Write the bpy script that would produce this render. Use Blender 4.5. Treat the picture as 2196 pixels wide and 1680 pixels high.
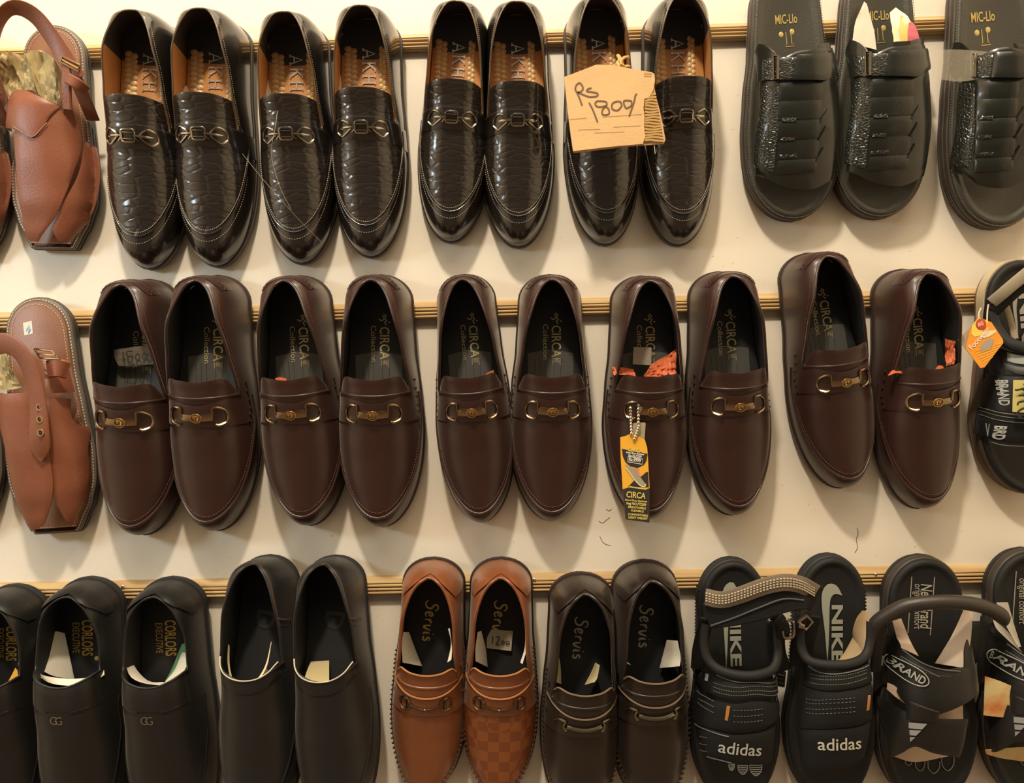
import bpy, bmesh, math, random
from mathutils import Vector, Matrix

for _o in list(bpy.data.objects):
    bpy.data.objects.remove(_o)
SC = bpy.context.scene
COL = SC.collection
R = random.Random(11)

# ------------------------------------------------------------------ camera
FPX, DIST, CX0, CY0 = 1827.0, 1.05, 1098.0, 840.0      # focal length in px of the 2196 px wide frame, distance to the wall
cam_d = bpy.data.cameras.new('camera')
cam_d.sensor_fit = 'HORIZONTAL'
cam_d.sensor_width = 36.0
cam_d.lens = 36.0 * FPX / 2196.0
cam_d.clip_start = 0.02
cam = bpy.data.objects.new('camera', cam_d)
cam.location = (0, -DIST, 0)
cam.rotation_euler = (math.pi / 2, 0, 0)
COL.objects.link(cam)
SC.camera = cam

# ------------------------------------------------------------------ light
world = bpy.data.worlds.new('world')
SC.world = world
world.use_nodes = True
wb = world.node_tree.nodes['Background']
wb.inputs[0].default_value = (1.0, 0.86, 0.66, 1)
wb.inputs[1].default_value = 0.13

def area(name, loc, target, size, power, col, shape='DISK'):
    d = bpy.data.lights.new(name, 'AREA')
    d.shape = shape
    d.size = size
    d.energy = power
    d.color = col
    o = bpy.data.objects.new(name, d)
    o.location = loc
    o.rotation_euler = (Vector(target) - Vector(loc)).to_track_quat('-Z', 'Y').to_euler()
    COL.objects.link(o)
    return o

area('ceiling_lamp', (-0.24, -1.18, 1.58), (0.0, 0.0, -0.2), 0.13, 31.0, (1.0, 0.885, 0.72))
area('ceiling_glow', (0.0, -1.2, 2.1), (0.0, -1.0, 0.0), 2.2, 74.0, (1.0, 0.815, 0.56), 'SQUARE')  # added soft fill standing in for warm bounced light, not a fixture
area('doorway_daylight', (-1.25, -0.85, 0.30), (-0.6, 0.0, -0.2), 0.22, 5.0, (0.72, 0.90, 1.0))

SC.view_settings.view_transform = 'Standard'
SC.view_settings.look = 'None'
SC.view_settings.gamma = 1.0
SC.view_settings.use_curve_mapping = False
SC.view_settings.exposure = 0.0

# ------------------------------------------------------------------ materials
MATS = {}

def nodes(name):
    m = bpy.data.materials.new(name)
    m.use_nodes = True
    nt = m.node_tree
    return m, nt, nt.nodes['Principled BSDF']

def coords(nt, scale):
    tc = nt.nodes.new('ShaderNodeTexCoord')
    mp = nt.nodes.new('ShaderNodeMapping')
    mp.inputs['Scale'].default_value = scale
    nt.links.new(tc.outputs['Object'], mp.inputs['Vector'])
    return mp.outputs['Vector']

def mat(name, col, rough=0.5, metal=0.0, coat=0.0, coatr=0.1, spec=0.5, grain=0.0, gscale=900.0, vary=0.0, vscale=60.0, sheen=0.0):
    """plain procedural surface: colour with soft variation and a fine grain relief"""
    if name in MATS:
        return MATS[name]
    m, nt, b = nodes(name)
    b.inputs['Base Color'].default_value = (*col, 1)
    b.inputs['Roughness'].default_value = rough
    b.inputs['Metallic'].default_value = metal
    b.inputs['Coat Weight'].default_value = coat
    b.inputs['Coat Roughness'].default_value = coatr
    b.inputs['Specular IOR Level'].default_value = spec
    b.inputs['Sheen Weight'].default_value = sheen
    b.inputs['Sheen Roughness'].default_value = 0.35
    b.inputs['Sheen Tint'].default_value = (1.0, 0.86, 0.72, 1)
    if vary > 0:
        n = nt.nodes.new('ShaderNodeTexNoise')
        n.inputs['Scale'].default_value = 1.0
        n.inputs['Detail'].default_value = 3
        nt.links.new(coords(nt, (vscale,) * 3), n.inputs['Vector'])
        mx = nt.nodes.new('ShaderNodeMix')
        mx.data_type = 'RGBA'
        mx.inputs[6].default_value = (*[c * (1 - vary) for c in col], 1)
        mx.inputs[7].default_value = (*[min(1, c * (1 + vary)) for c in col], 1)
        nt.links.new(n.outputs['Fac'], mx.inputs[0])
        nt.links.new(mx.outputs[2], b.inputs['Base Color'])
    if grain > 0:
        n = nt.nodes.new('ShaderNodeTexNoise')
        n.inputs['Scale'].default_value = 1.0
        n.inputs['Detail'].default_value = 2
        nt.links.new(coords(nt, (gscale,) * 3), n.inputs['Vector'])
        bp = nt.nodes.new('ShaderNodeBump')
        bp.inputs['Strength'].default_value = grain
        bp.inputs['Distance'].default_value = 0.0006
        nt.links.new(n.outputs['Fac'], bp.inputs['Height'])
        nt.links.new(bp.outputs['Normal'], b.inputs['Normal'])
    MATS[name] = m
    return m

def croc(name, col, scale, rough, strength, dist=0.0012, coat=0.4):
    """embossed crocodile skin: rows of scales with sunken joints"""
    if name in MATS:
        return MATS[name]
    m, nt, b = nodes(name)
    b.inputs['Base Color'].default_value = (*col, 1)
    b.inputs['Roughness'].default_value = rough
    b.inputs['Coat Weight'].default_value = coat
    b.inputs['Coat Roughness'].default_value = 0.12
    v = nt.nodes.new('ShaderNodeTexVoronoi')
    v.feature = 'DISTANCE_TO_EDGE'
    v.inputs['Scale'].default_value = 1.0
    v.inputs['Randomness'].default_value = 0.8
    nt.links.new(coords(nt, scale), v.inputs['Vector'])
    r = nt.nodes.new('ShaderNodeValToRGB')
    r.color_ramp.elements[0].position = 0.0
    r.color_ramp.elements[1].position = 0.16
    nt.links.new(v.outputs['Distance'], r.inputs['Fac'])
    bp = nt.nodes.new('ShaderNodeBump')
    bp.inputs['Strength'].default_value = strength
    bp.inputs['Distance'].default_value = dist
    nt.links.new(r.outputs['Color'], bp.inputs['Height'])
    nt.links.new(bp.outputs['Normal'], b.inputs['Normal'])
    MATS[name] = m
    return m

def two_tone(name, c1, c2, scale, rough, kind='checker', grain=0.3):
    if name in MATS:
        return MATS[name]
    m, nt, b = nodes(name)
    b.inputs['Roughness'].default_value = rough
    if kind == 'checker':
        n = nt.nodes.new('ShaderNodeTexChecker')
        n.inputs['Scale'].default_value = 1.0
        n.inputs['Color1'].default_value = (*c1, 1)
        n.inputs['Color2'].default_value = (*c2, 1)
        nt.links.new(coords(nt, scale), n.inputs['Vector'])
        nt.links.new(n.outputs['Color'], b.inputs['Base Color'])
        h = n.outputs['Fac']
    else:
        n = nt.nodes.new('ShaderNodeTexNoise')
        n.inputs['Scale'].default_value = 1.0
        n.inputs['Detail'].default_value = 4
        nt.links.new(coords(nt, scale), n.inputs['Vector'])
        r = nt.nodes.new('ShaderNodeValToRGB')
        r.color_ramp.elements[0].position = 0.35
        r.color_ramp.elements[1].position = 0.65
        r.color_ramp.elements[0].color = (*c1, 1)
        r.color_ramp.elements[1].color = (*c2, 1)
        nt.links.new(n.outputs['Fac'], r.inputs['Fac'])
        nt.links.new(r.outputs['Color'], b.inputs['Base Color'])
        h = n.outputs['Fac']
    bp = nt.nodes.new('ShaderNodeBump')
    bp.inputs['Strength'].default_value = grain
    bp.inputs['Distance'].default_value = 0.0005
    nt.links.new(h, bp.inputs['Height'])
    nt.links.new(bp.outputs['Normal'], b.inputs['Normal'])
    MATS[name] = m
    return m

def sheer(name, col, alpha, rough=0.15):
    if name in MATS:
        return MATS[name]
    m, nt, b = nodes(name)
    b.inputs['Base Color'].default_value = (*col, 1)
    b.inputs['Roughness'].default_value = rough
    b.inputs['Alpha'].default_value = alpha
    MATS[name] = m
    return m

# ------------------------------------------------------------------ mesh building
def P(x, v, w):
    """shoe space (across, from heel towards toe, above the sole) to local space of a shoe hanging on the wall"""
    return Vector((x, -w, -v))

class MB:
    def __init__(s):
        s.v, s.f = [], []

    def add(s, pts):
        n = len(s.v)
        s.v.extend(tuple(p) for p in pts)
        return n

    def grid(s, rows, cu=False):
        nu, nv = len(rows[0]), len(rows)
        b = s.add([p for r in rows for p in r])
        for j in range(nv - 1):
            for i in range(nu if cu else nu - 1):
                k = (i + 1) % nu
                s.f.append((b + j * nu + i, b + j * nu + k, b + (j + 1) * nu + k, b + (j + 1) * nu + i))
        return b

    def slab(s, rows, low):
        """closed sheet between two grids of the same size"""
        nu, nv = len(rows[0]), len(rows)
        b = s.grid(rows)
        c = s.add([p for r in low for p in r])
        for j in range(nv - 1):
            for i in range(nu - 1):
                s.f.append((c + j * nu + i, c + (j + 1) * nu + i, c + (j + 1) * nu + i + 1, c + j * nu + i + 1))
        loop = [i for i in range(nu)] + [j * nu + nu - 1 for j in range(1, nv)] + [(nv - 1) * nu + i for i in range(nu - 2, -1, -1)] + [j * nu for j in range(nv - 2, 0, -1)]
        for a, q in zip(loop, loop[1:] + loop[:1]):
            s.f.append((b + a, c + a, c + q, b + q))

    def cap(s, idx):
        s.f.append(tuple(idx))

    def tube(s, path, r, n=6, closed=False, sx=1.0):
        path = [Vector(p) for p in path]
        m = len(path)
        if m < 2:
            return
        rr = r if isinstance(r, (list, tuple)) else [r] * m
        tang = []
        for i in range(m):
            a = path[i - 1] if (i > 0 or closed) else path[i]
            c = path[(i + 1) % m] if (i < m - 1 or closed) else path[i]
            t = c - a
            tang.append(t.normalized() if t.length > 1e-9 else Vector((0, 0, 1)))
        up = Vector((0, -1, 0))
        if abs(tang[0].dot(up)) > 0.9:
            up = Vector((1, 0, 0))
        nrm = (up - tang[0] * up.dot(tang[0])).normalized()
        base = len(s.v)
        for i in range(m):
            nrm = nrm - tang[i] * nrm.dot(tang[i])
            nrm = nrm.normalized() if nrm.length > 1e-6 else Vector((0, -1, 0))
            bi = tang[i].cross(nrm)
            for k in range(n):
                a = 2 * math.pi * (k + 0.5) / n
                s.v.append(tuple(path[i] + nrm * (math.cos(a) * rr[i]) + bi * (math.sin(a) * rr[i] * sx)))
        for i in range(m if closed else m - 1):
            j = (i + 1) % m
            for k in range(n):
                l = (k + 1) % n
                s.f.append((base + i * n + k, base + i * n + l, base + j * n + l, base + j * n + k))
        if not closed:
            s.f.append(tuple(base + k for k in range(n)))
            s.f.append(tuple(base + (m - 1) * n + k for k in range(n)))

    def ribbon(s, path, wide, thick, width, inset=0.15):
        """strap swept along a path; wide = direction(s) across it"""
        path = [Vector(p) for p in path]
        m = len(path)
        ww = width if isinstance(width, (list, tuple)) else [width] * m
        base = len(s.v)
        for i in range(m):
            t = (path[min(i + 1, m - 1)] - path[max(i - 1, 0)]).normalized()
            wd = Vector(wide[i] if isinstance(wide, list) else wide)
            wd = (wd - t * wd.dot(t)).normalized()
            nm = t.cross(wd)
            h, q = ww[i] / 2, thick / 2
            e = min(inset * ww[i], 0.0015)
            for a, c in ((-h, -q * .4), (-h, q * .4), (-h + e, q), (h - e, q), (h, q * .4), (h, -q * .4), (h - e, -q), (-h + e, -q)):
                s.v.append(tuple(path[i] + wd * a + nm * c))
        for i in range(m - 1):
            for k in range(8):
                l = (k + 1) % 8
                s.f.append((base + i * 8 + k, base + i * 8 + l, base + (i + 1) * 8 + l, base + (i + 1) * 8 + k))
        s.f.append(tuple(base + k for k in range(8)))
        s.f.append(tuple(base + (m - 1) * 8 + k for k in range(8)))

    def ball(s, c, r, n=8, sy=1.0, sx=1.0, sz=1.0):
        c = Vector(c)
        rows = []
        for j in range(n // 2 + 1):
            a = math.pi * j / (n // 2)
            rows.append([c + Vector((sx * r * math.sin(a) * math.cos(2 * math.pi * k / n), sy * r * math.sin(a) * math.sin(2 * math.pi * k / n), sz * r * math.cos(a))) for k in range(n)])
        s.grid(rows, True)

    def prism(s, poly, w0, w1):
        """outline [(x, v)] lifted between two heights"""
        n = len(poly)
        a = s.add([P(x, v, w0) for x, v in poly])
        b = s.add([P(x, v, w1) for x, v in poly])
        s.f.append(tuple(range(a, a + n)))
        s.f.append(tuple(range(b, b + n)))
        for i in range(n):
            j = (i + 1) % n
            s.f.append((a + i, a + j, b + j, b + i))

    def tri(s, verts, faces):
        b = s.add(verts)
        for f in faces:
            s.f.append(tuple(b + i for i in f))

    def build(s, name, material, parent=None, smooth=True, ang=45, kind=None, label=None):
        me = bpy.data.meshes.new(name)
        me.from_pydata(s.v, [], s.f)
        bm = bmesh.new()
        bm.from_mesh(me)
        bmesh.ops.remove_doubles(bm, verts=bm.verts, dist=1e-6)
        bmesh.ops.recalc_face_normals(bm, faces=bm.faces)
        bm.to_mesh(me)
        bm.free()
        if smooth:
            me.shade_smooth()
            me.set_sharp_from_angle(angle=math.radians(ang))
        me.materials.append(material)
        o = bpy.data.objects.new(name, me)
        COL.objects.link(o)
        if parent is not None:
            o.parent = parent
        if kind:
            o['kind'] = kind
        if label:
            o['label'] = label
        return o

def tag(o, label, cat, group=None, kind=None):
    o['label'] = label
    o['category'] = cat
    if group:
        o['group'] = group
    if kind:
        o['kind'] = kind
    return o

def empty(name):
    o = bpy.data.objects.new(name, None)
    o.empty_display_size = 0.02
    COL.objects.link(o)
    return o

def copy_tree(o, parent=None):
    c = o.copy()
    COL.objects.link(c)
    c.parent = parent
    for ch in o.children:
        copy_tree(ch, c)
    return c

# ------------------------------------------------------------------ curves
def crom(pts, n, closed=False):
    """smooth curve through points, n+1 samples spread evenly along it"""
    pts = [tuple(p) for p in pts]
    m = len(pts)
    if m == 2:
        return [tuple(a + (b - a) * i / n for a, b in zip(pts[0], pts[1])) for i in range(n + 1)]
    dense = []
    segs = m if closed else m - 1
    for i in range(segs):
        p1, p2 = pts[i], pts[(i + 1) % m]
        p0 = pts[i - 1] if (i > 0 or closed) else tuple(2 * a - b for a, b in zip(p1, p2))
        p3 = pts[(i + 2) % m] if (i + 2 < m or closed) else tuple(2 * b - a for a, b in zip(p1, p2))
        for k in range(12):
            t = k / 12
            dense.append(tuple(0.5 * (2 * b + (c - a) * t + (2 * a - 5 * b + 4 * c - d) * t * t + (3 * b - a - 3 * c + d) * t ** 3) for a, b, c, d in zip(p0, p1, p2, p3)))
    dense.append(pts[0] if closed else pts[-1])
    return even(dense, n)

def even(dense, n):
    L = [0.0]
    for a, b in zip(dense, dense[1:]):
        L.append(L[-1] + math.dist(a, b))
    tot = L[-1] or 1e-9
    out, j = [], 0
    for i in range(n + 1):
        d = tot * i / n
        while j < len(L) - 2 and L[j + 1] < d:
            j += 1
        seg = L[j + 1] - L[j] or 1e-9
        t = min(1, max(0, (d - L[j]) / seg))
        out.append(tuple(a + (b - a) * t for a, b in zip(dense[j], dense[j + 1])))
    return out

def interp(tab, t):
    if t <= tab[0][0]:
        return tab[0][1]
    for (a, x), (b, y) in zip(tab, tab[1:]):
        if t <= b:
            u = (t - a) / (b - a)
            u = u * u * (3 - 2 * u) * 0.5 + u * 0.5
            return x + (y - x) * u
    return tab[-1][1]

# ------------------------------------------------------------------ lettering
_TXT = {}

def text2d(s, size=1.0, shear=0.0, bold=0.0, space=1.0):
    key = (s, shear, bold, space)
    if key not in _TXT:
        c = bpy.data.curves.new('lettering', 'FONT')
        c.body = s
        c.size = 1.0
        c.shear = shear
        c.offset = bold
        c.space_character = space
        c.resolution_u = 3
        c.fill_mode = 'FRONT'
        o = bpy.data.objects.new('lettering', c)
        COL.objects.link(o)
        dg = bpy.context.evaluated_depsgraph_get()
        dg.update()
        me = o.evaluated_get(dg).to_mesh()
        vs = [(v.co.x, v.co.y) for v in me.vertices]
        fs = [tuple(p.vertices) for p in me.polygons]
        o.evaluated_get(dg).to_mesh_clear()
        bpy.data.objects.remove(o)
        bpy.data.curves.remove(c)
        if vs:
            x0 = min(v[0] for v in vs)
            vs = [(x - x0, y) for x, y in vs]
        _TXT[key] = (vs, fs)
    vs, fs = _TXT[key]
    return [(x * size, y * size) for x, y in vs], fs

def width2d(vs):
    return max(v[0] for v in vs) if vs else 0

def letter(mb, s, x0, v0, H, size, rot=0, off=0.0006, shear=0.0, bold=0.0, space=1.0, length=None, sy=1.0, center=False):
    """print a word on surface H; rot in degrees clockwise as seen; size = letter height scale"""
    vs, fs = text2d(s, size, shear, bold, space)
    w = width2d(vs)
    k = (length / w) if length else 1.0
    a = math.radians(rot)
    ca, sa = math.cos(a), math.sin(a)
    pts = []
    for tx, ty in vs:
        tx *= k
        ty *= sy
        if center:
            tx -= w * k / 2
        x, v = x0 + tx * ca + ty * sa, v0 + tx * sa - ty * ca
        pts.append(P(x, v, H(x, v) + off))
    mb.tri(pts, fs)

def strokes(mb, lines, width, x0, v0, H, size, rot=0, off=0.0006, smooth=True, taper=False):
    """hand-drawn strokes [(x, y), ...] as flat ribbons on surface H"""
    a = math.radians(rot)
    ca, sa = math.cos(a), math.sin(a)
    for ln in lines:
        pts = crom(ln, max(6, 5 * len(ln))) if smooth and len(ln) > 2 else [tuple(p) for p in ln]
        rows = []
        m = len(pts)
        for i, (tx, ty) in enumerate(pts):
            q, r = pts[max(i - 1, 0)], pts[min(i + 1, m - 1)]
            dx, dy = r[0] - q[0], r[1] - q[1]
            l = math.hypot(dx, dy) or 1e-9
            wd = width * (0.55 + 0.45 * math.sin(math.pi * i / (m - 1)) if taper else 1)
            ox, oy = -dy / l * wd / 2, dx / l * wd / 2
            row = []
            for sg in (-1, 1):
                ux, uy = (tx * size + sg * ox), (ty * size + sg * oy)
                x, v = x0 + ux * ca + uy * sa, v0 + ux * sa - uy * ca
                row.append(P(x, v, H(x, v) + off))
            rows.append(row)
        mb.grid(rows)

# ------------------------------------------------------------------ the last: a foot-shaped form every shoe is built on
class Last:
    def __init__(s, L, W, base, toe_from=0.62, toe_pow=2.0, toe_root=2.0, heel_to=0.10, spine=(), heel_cap=0.06, toe_cap=0.93,
                 ts=0.010, p=2.3, bend=0.0, flat_toe=False, q=2.0, ph=None):
        s.L, s.W, s.ts, s.p, s.q, s.flat = L, W, ts, p, q, flat_toe
        N = s.N = 240
        s._hw, s._cx, s._sp, s._p = [], [], [], []
        for i in range(N + 1):
            t = i / N
            h = interp(base, t) * W / 2
            s._p.append(p if ph is None else interp(((0, ph), (.28, ph), (.52, p)), t))
            if t < heel_to:
                h *= math.sqrt(max(0, 1 - ((heel_to - t) / heel_to) ** 2))
            if t > toe_from and not flat_toe:
                h *= max(0, 1 - ((t - toe_from) / (1 - toe_from)) ** toe_pow) ** (1 / toe_root)
            s._hw.append(h)
            s._cx.append(bend * (max(0, t - 0.25) / 0.75) ** 2 - bend * 0.55 * math.sin(math.pi * t))
            z = interp(spine, t) if spine else 0
            if heel_cap and t < heel_cap:
                z *= max(0, 1 - ((heel_cap - t) / heel_cap) ** 2.2) ** 0.5
            if toe_cap and t > toe_cap:
                z *= max(0, 1 - ((t - toe_cap) / (1 - toe_cap)) ** 2.2) ** 0.5
            s._sp.append(z)

    def _at(s, tab, v):
        f = min(max(v / s.L, 0), 1) * s.N
        i = min(int(f), s.N - 1)
        return tab[i] + (tab[i + 1] - tab[i]) * (f - i)

    def hw(s, v): return s._at(s._hw, v)
    def cx(s, v): return s._at(s._cx, v)

    def H(s, x, v):
        h = s.hw(v)
        if h < 1e-6:
            return s.ts
        k = abs(x - s.cx(v)) / h
        if k >= 1:
            return s.ts
        return s.ts + s._at(s._sp, v) * (1 - k ** s._at(s._p, v)) ** (1 / s.q)

    def p_(s, fx, t):
        v = t * s.L
        return (s.cx(v) + fx * s.hw(v), v)

    def outline(s, N=44):
        """closed loop: right side heel to toe, then left side back"""
        pts = []
        for i in range(N + 1):
            a = i / N
            t = (1 - math.cos(math.pi * a)) / 2
            pts.append((s.cx(t * s.L) + (0 if i in (0, N) else s.hw(t * s.L)), t * s.L))
        for i in range(N - 1, 0, -1):
            t = (1 - math.cos(math.pi * i / N)) / 2
            pts.append((s.cx(t * s.L) - s.hw(t * s.L), t * s.L))
        return pts

def offset(loop, d):
    n = len(loop)
    area2 = sum(loop[i][0] * loop[(i + 1) % n][1] - loop[(i + 1) % n][0] * loop[i][1] for i in range(n))
    sg = 1 if area2 > 0 else -1
    out = []
    for i in range(n):
        (x0, y0), (x1, y1) = loop[i - 1], loop[(i + 1) % n]
        dx, dy = x1 - x0, y1 - y0
        l = math.hypot(dx, dy) or 1e-9
        out.append((loop[i][0] + sg * dy / l * d, loop[i][1] - sg * dx / l * d))
    return out

def layers(mb, loop, lev, wave=None):
    """solid of stacked outline rings [(height, outward offset), ...]"""
    rows = []
    n = len(loop)
    for k, (w, d) in enumerate(lev):
        ring = offset(loop, d)
        rows.append([P(x, v, w + (wave(x, v) if wave else 0)) for x, v in ring])
    b = mb.grid(rows, True)
    mb.cap(range(b, b + n))
    mb.cap(range(b + (len(lev) - 1) * n, b + len(lev) * n))

def patch(mb, e0, e1, H, nu=18, nv=8, off=0.0015, th=0.0015, crown=0.0, straight=False):
    """leather piece laid over surface H between two plan edges"""
    A, B = crom(e0, nu), crom(e1, nu)
    rows, low = [], []
    for j in range(nv + 1):
        k = j / nv
        r, l = [], []
        for i in range(nu + 1):
            x, v = A[i][0] + (B[i][0] - A[i][0]) * k, A[i][1] + (B[i][1] - A[i][1]) * k
            h = H(x, v)
            c = crown * math.sin(math.pi * k)
            edge = min(i, nu - i, j * nu / nv, (nv - j) * nu / nv)
            soft = 0 if edge >= 1 else th * 0.35
            r.append(P(x, v, h + off + c - soft))
            l.append(P(x, v, h + off + c - th))
        rows.append(r)
        low.append(l)
    mb.slab(rows, low)

def along(path, step):
    """points and tangents spaced along a 3-D polyline"""
    L = sum((Vector(b) - Vector(a)).length for a, b in zip(path, path[1:]))
    n = max(2, int(L / step))
    pts = even([tuple(p) for p in path], n)
    return [Vector(p) for p in pts]

def stitch(mb, path, step=0.0022, fill=0.6, r=0.00025, n=4):
    pts = along(path, step)
    for a, b in zip(pts, pts[1:]):
        mb.tube([a, a + (b - a) * fill], r, n)

def drape(H, pts, off, n=None, closed=False):
    pl = crom(pts, n or 6 * len(pts), closed) if len(pts) > 2 or n else pts
    if closed:
        pl = pl[:-1]
    return [P(x, v, H(x, v) + off) for x, v in pl]

def unproj(px, py, w):
    d = DIST - w
    return Vector(((px - CX0) / FPX * d, -w, -(py - CY0) / FPX * d))

def hang(root, top, tip, wr, wt, t0, L, lift=0.0145, toe_lift=0.003, roll=0.0):
    """hang a shoe on the wall: top = where its heel edge shows, tip = where its toe shows"""
    a, b = unproj(*top, wr + lift), unproj(*tip, wt + toe_lift)
    d = Vector((b.x - a.x, 0, b.z - a.z))
    Le = d.length / (1 - t0)
    d.normalize()
    heel = Vector((a.x, 0, a.z)) - d * (t0 * Le)
    zax = -(d * Le + Vector((0, lift - toe_lift, 0))).normalized()
    yax = Vector((0, 1, 0))
    yax = (yax - zax * yax.dot(zax)).normalized()
    xax = yax.cross(zax)
    M = Matrix((xax, yax, zax)).transposed()
    M = M @ Matrix.Rotation(math.radians(roll), 3, 'Z')
    root.location = (heel.x, -lift, heel.z)
    root.rotation_euler = M.to_euler()
    root.scale = (Le / L,) * 3
    return root

def loose(name, mb, material, root, label, cat, group=None, smooth=True, ang=45):
    """a thing of its own that lies in or on a shoe"""
    o = mb.build(name, material, None, smooth, ang)
    o.location, o.rotation_euler, o.scale = root.location, root.rotation_euler, root.scale
    return tag(o, label, cat, group)

def at(root):
    """an Empty standing where a shoe stands"""
    e = empty('tmp')
    e.location, e.rotation_euler, e.scale = root.location, root.rotation_euler, root.scale
    return e

# ------------------------------------------------------------------ the wall
def wall_material():
    m, nt, b = nodes('cream_wall_paint')
    b.inputs['Roughness'].default_value = 0.55
    n = nt.nodes.new('ShaderNodeTexNoise')
    n.inputs['Scale'].default_value = 2.2
    n.inputs['Detail'].default_value = 6
    tc = nt.nodes.new('ShaderNodeTexCoord')
    nt.links.new(tc.outputs['Object'], n.inputs['Vector'])
    mx = nt.nodes.new('ShaderNodeMix')
    mx.data_type = 'RGBA'
    mx.inputs[6].default_value = (0.74, 0.655, 0.535, 1)
    mx.inputs[7].default_value = (0.84, 0.76, 0.635, 1)
    nt.links.new(n.outputs['Fac'], mx.inputs[0])
    n2 = nt.nodes.new('ShaderNodeTexNoise')
    n2.inputs['Scale'].default_value = 160
    n2.inputs['Detail'].default_value = 3
    nt.links.new(tc.outputs['Object'], n2.inputs['Vector'])
    r = nt.nodes.new('ShaderNodeValToRGB')                       # sparse grubby specks
    r.color_ramp.elements[0].position = 0.26
    r.color_ramp.elements[1].position = 0.31
    r.color_ramp.elements[0].color = (0.55, 0.45, 0.33, 1)
    r.color_ramp.elements[1].color = (1, 1, 1, 1)
    nt.links.new(n2.outputs['Fac'], r.inputs['Fac'])
    mu = nt.nodes.new('ShaderNodeMix')
    mu.data_type = 'RGBA'
    mu.blend_type = 'MULTIPLY'
    mu.inputs[0].default_value = 0.6
    nt.links.new(mx.outputs[2], mu.inputs[6])
    nt.links.new(r.outputs['Color'], mu.inputs[7])
    nt.links.new(mu.outputs[2], b.inputs['Base Color'])
    bp = nt.nodes.new('ShaderNodeBump')
    bp.inputs['Strength'].default_value = 0.12
    bp.inputs['Distance'].default_value = 0.001
    nt.links.new(n2.outputs['Fac'], bp.inputs['Height'])
    nt.links.new(bp.outputs['Normal'], b.inputs['Normal'])
    return m

WALL = wall_material()
mb = MB()
X = 1.45
for z0, z1 in ((-1.2, 2.3),):
    mb.tri([(-X, 0, z0), (X, 0, z0), (X, 0, z1), (-X, 0, z1), (-X, 0.02, z0), (X, 0.02, z0), (X, 0.02, z1), (-X, 0.02, z1)],
           [(0, 1, 2, 3), (5, 4, 7, 6), (0, 4, 5, 1), (3, 2, 6, 7), (0, 3, 7, 4), (1, 5, 6, 2)])
wall = mb.build('wall_back', WALL, smooth=False)
tag(wall, 'cream painted display wall behind the rows of shoes', 'wall', kind='structure')
CRACK = mat('crack_dirt', (0.16, 0.11, 0.07), 0.9)
for pts in ([(1284, 1118), (1292, 1122), (1300, 1116), (1308, 1110)], [(1286, 1150), (1292, 1162), (1300, 1168), (1310, 1170)],
            [(1838, 1132), (1840, 1146), (1836, 1158), (1839, 1174), (1833, 1186)], [(1300, 1092), (1306, 1096), (1312, 1092)]):
    mb = MB()
    pl = crom([tuple(unproj(x, y, 0.0))[0:3:2] for x, y in pts], 14)
    mb.tube([(x, -0.0001, z) for x, z in pl], 0.0004, 4)
    mb.build('wall_crack', CRACK, wall)

FLOOR = mat('brown_floor_tile', (0.16, 0.11, 0.075), 0.5, vary=0.1, vscale=4)  # unseen floor, added along with the side walls to fill the shadows
mb = MB()
mb.tri([(-2.6, -3.2, -1.2), (2.6, -3.2, -1.2), (2.6, 0.02, -1.2), (-2.6, 0.02, -1.2)], [(0, 1, 2, 3)])
tag(mb.build('floor', FLOOR, smooth=False), 'brown tiled shop floor below the display wall', 'floor', kind='structure')
for sd, nm in ((-1, 'left'), (1, 'right')):  # side walls outside the view, added to bounce light into the shadows
    mb = MB()
    x = 1.45 * sd
    mb.tri([(x, 0.02, -1.2), (x, -2.4, -1.2), (x, -2.4, 2.3), (x, 0.02, 2.3), (x + .03 * sd, 0.02, -1.2), (x + .03 * sd, -2.4, -1.2), (x + .03 * sd, -2.4, 2.3), (x + .03 * sd, 0.02, 2.3)],
           [(0, 1, 2, 3), (5, 4, 7, 6), (0, 4, 5, 1), (3, 2, 6, 7), (0, 3, 7, 4), (1, 5, 6, 2)])
    tag(mb.build('wall_' + nm, WALL, smooth=False), 'cream side wall of the shop on the %s' % nm, 'wall', kind='structure')

def wood_material():
    m, nt, b = nodes('reeded_wood')
    b.inputs['Roughness'].default_value = 0.42
    n = nt.nodes.new('ShaderNodeTexNoise')
    n.inputs['Scale'].default_value = 1.0
    n.inputs['Detail'].default_value = 5
    nt.links.new(coords(nt, (6, 40, 160)), n.inputs['Vector'])
    r = nt.nodes.new('ShaderNodeValToRGB')
    r.color_ramp.elements[0].position = 0.3
    r.color_ramp.elements[1].position = 0.7
    r.color_ramp.elements[0].color = (0.40, 0.245, 0.10, 1)
    r.color_ramp.elements[1].color = (0.60, 0.42, 0.20, 1)
    nt.links.new(n.outputs['Fac'], r.inputs['Fac'])
    nt.links.new(r.outputs['Color'], b.inputs['Base Color'])
    return m

WOOD = wood_material()
NAIL = mat('nail_steel', (0.75, 0.68, 0.55), 0.3, 0.9)
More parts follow.
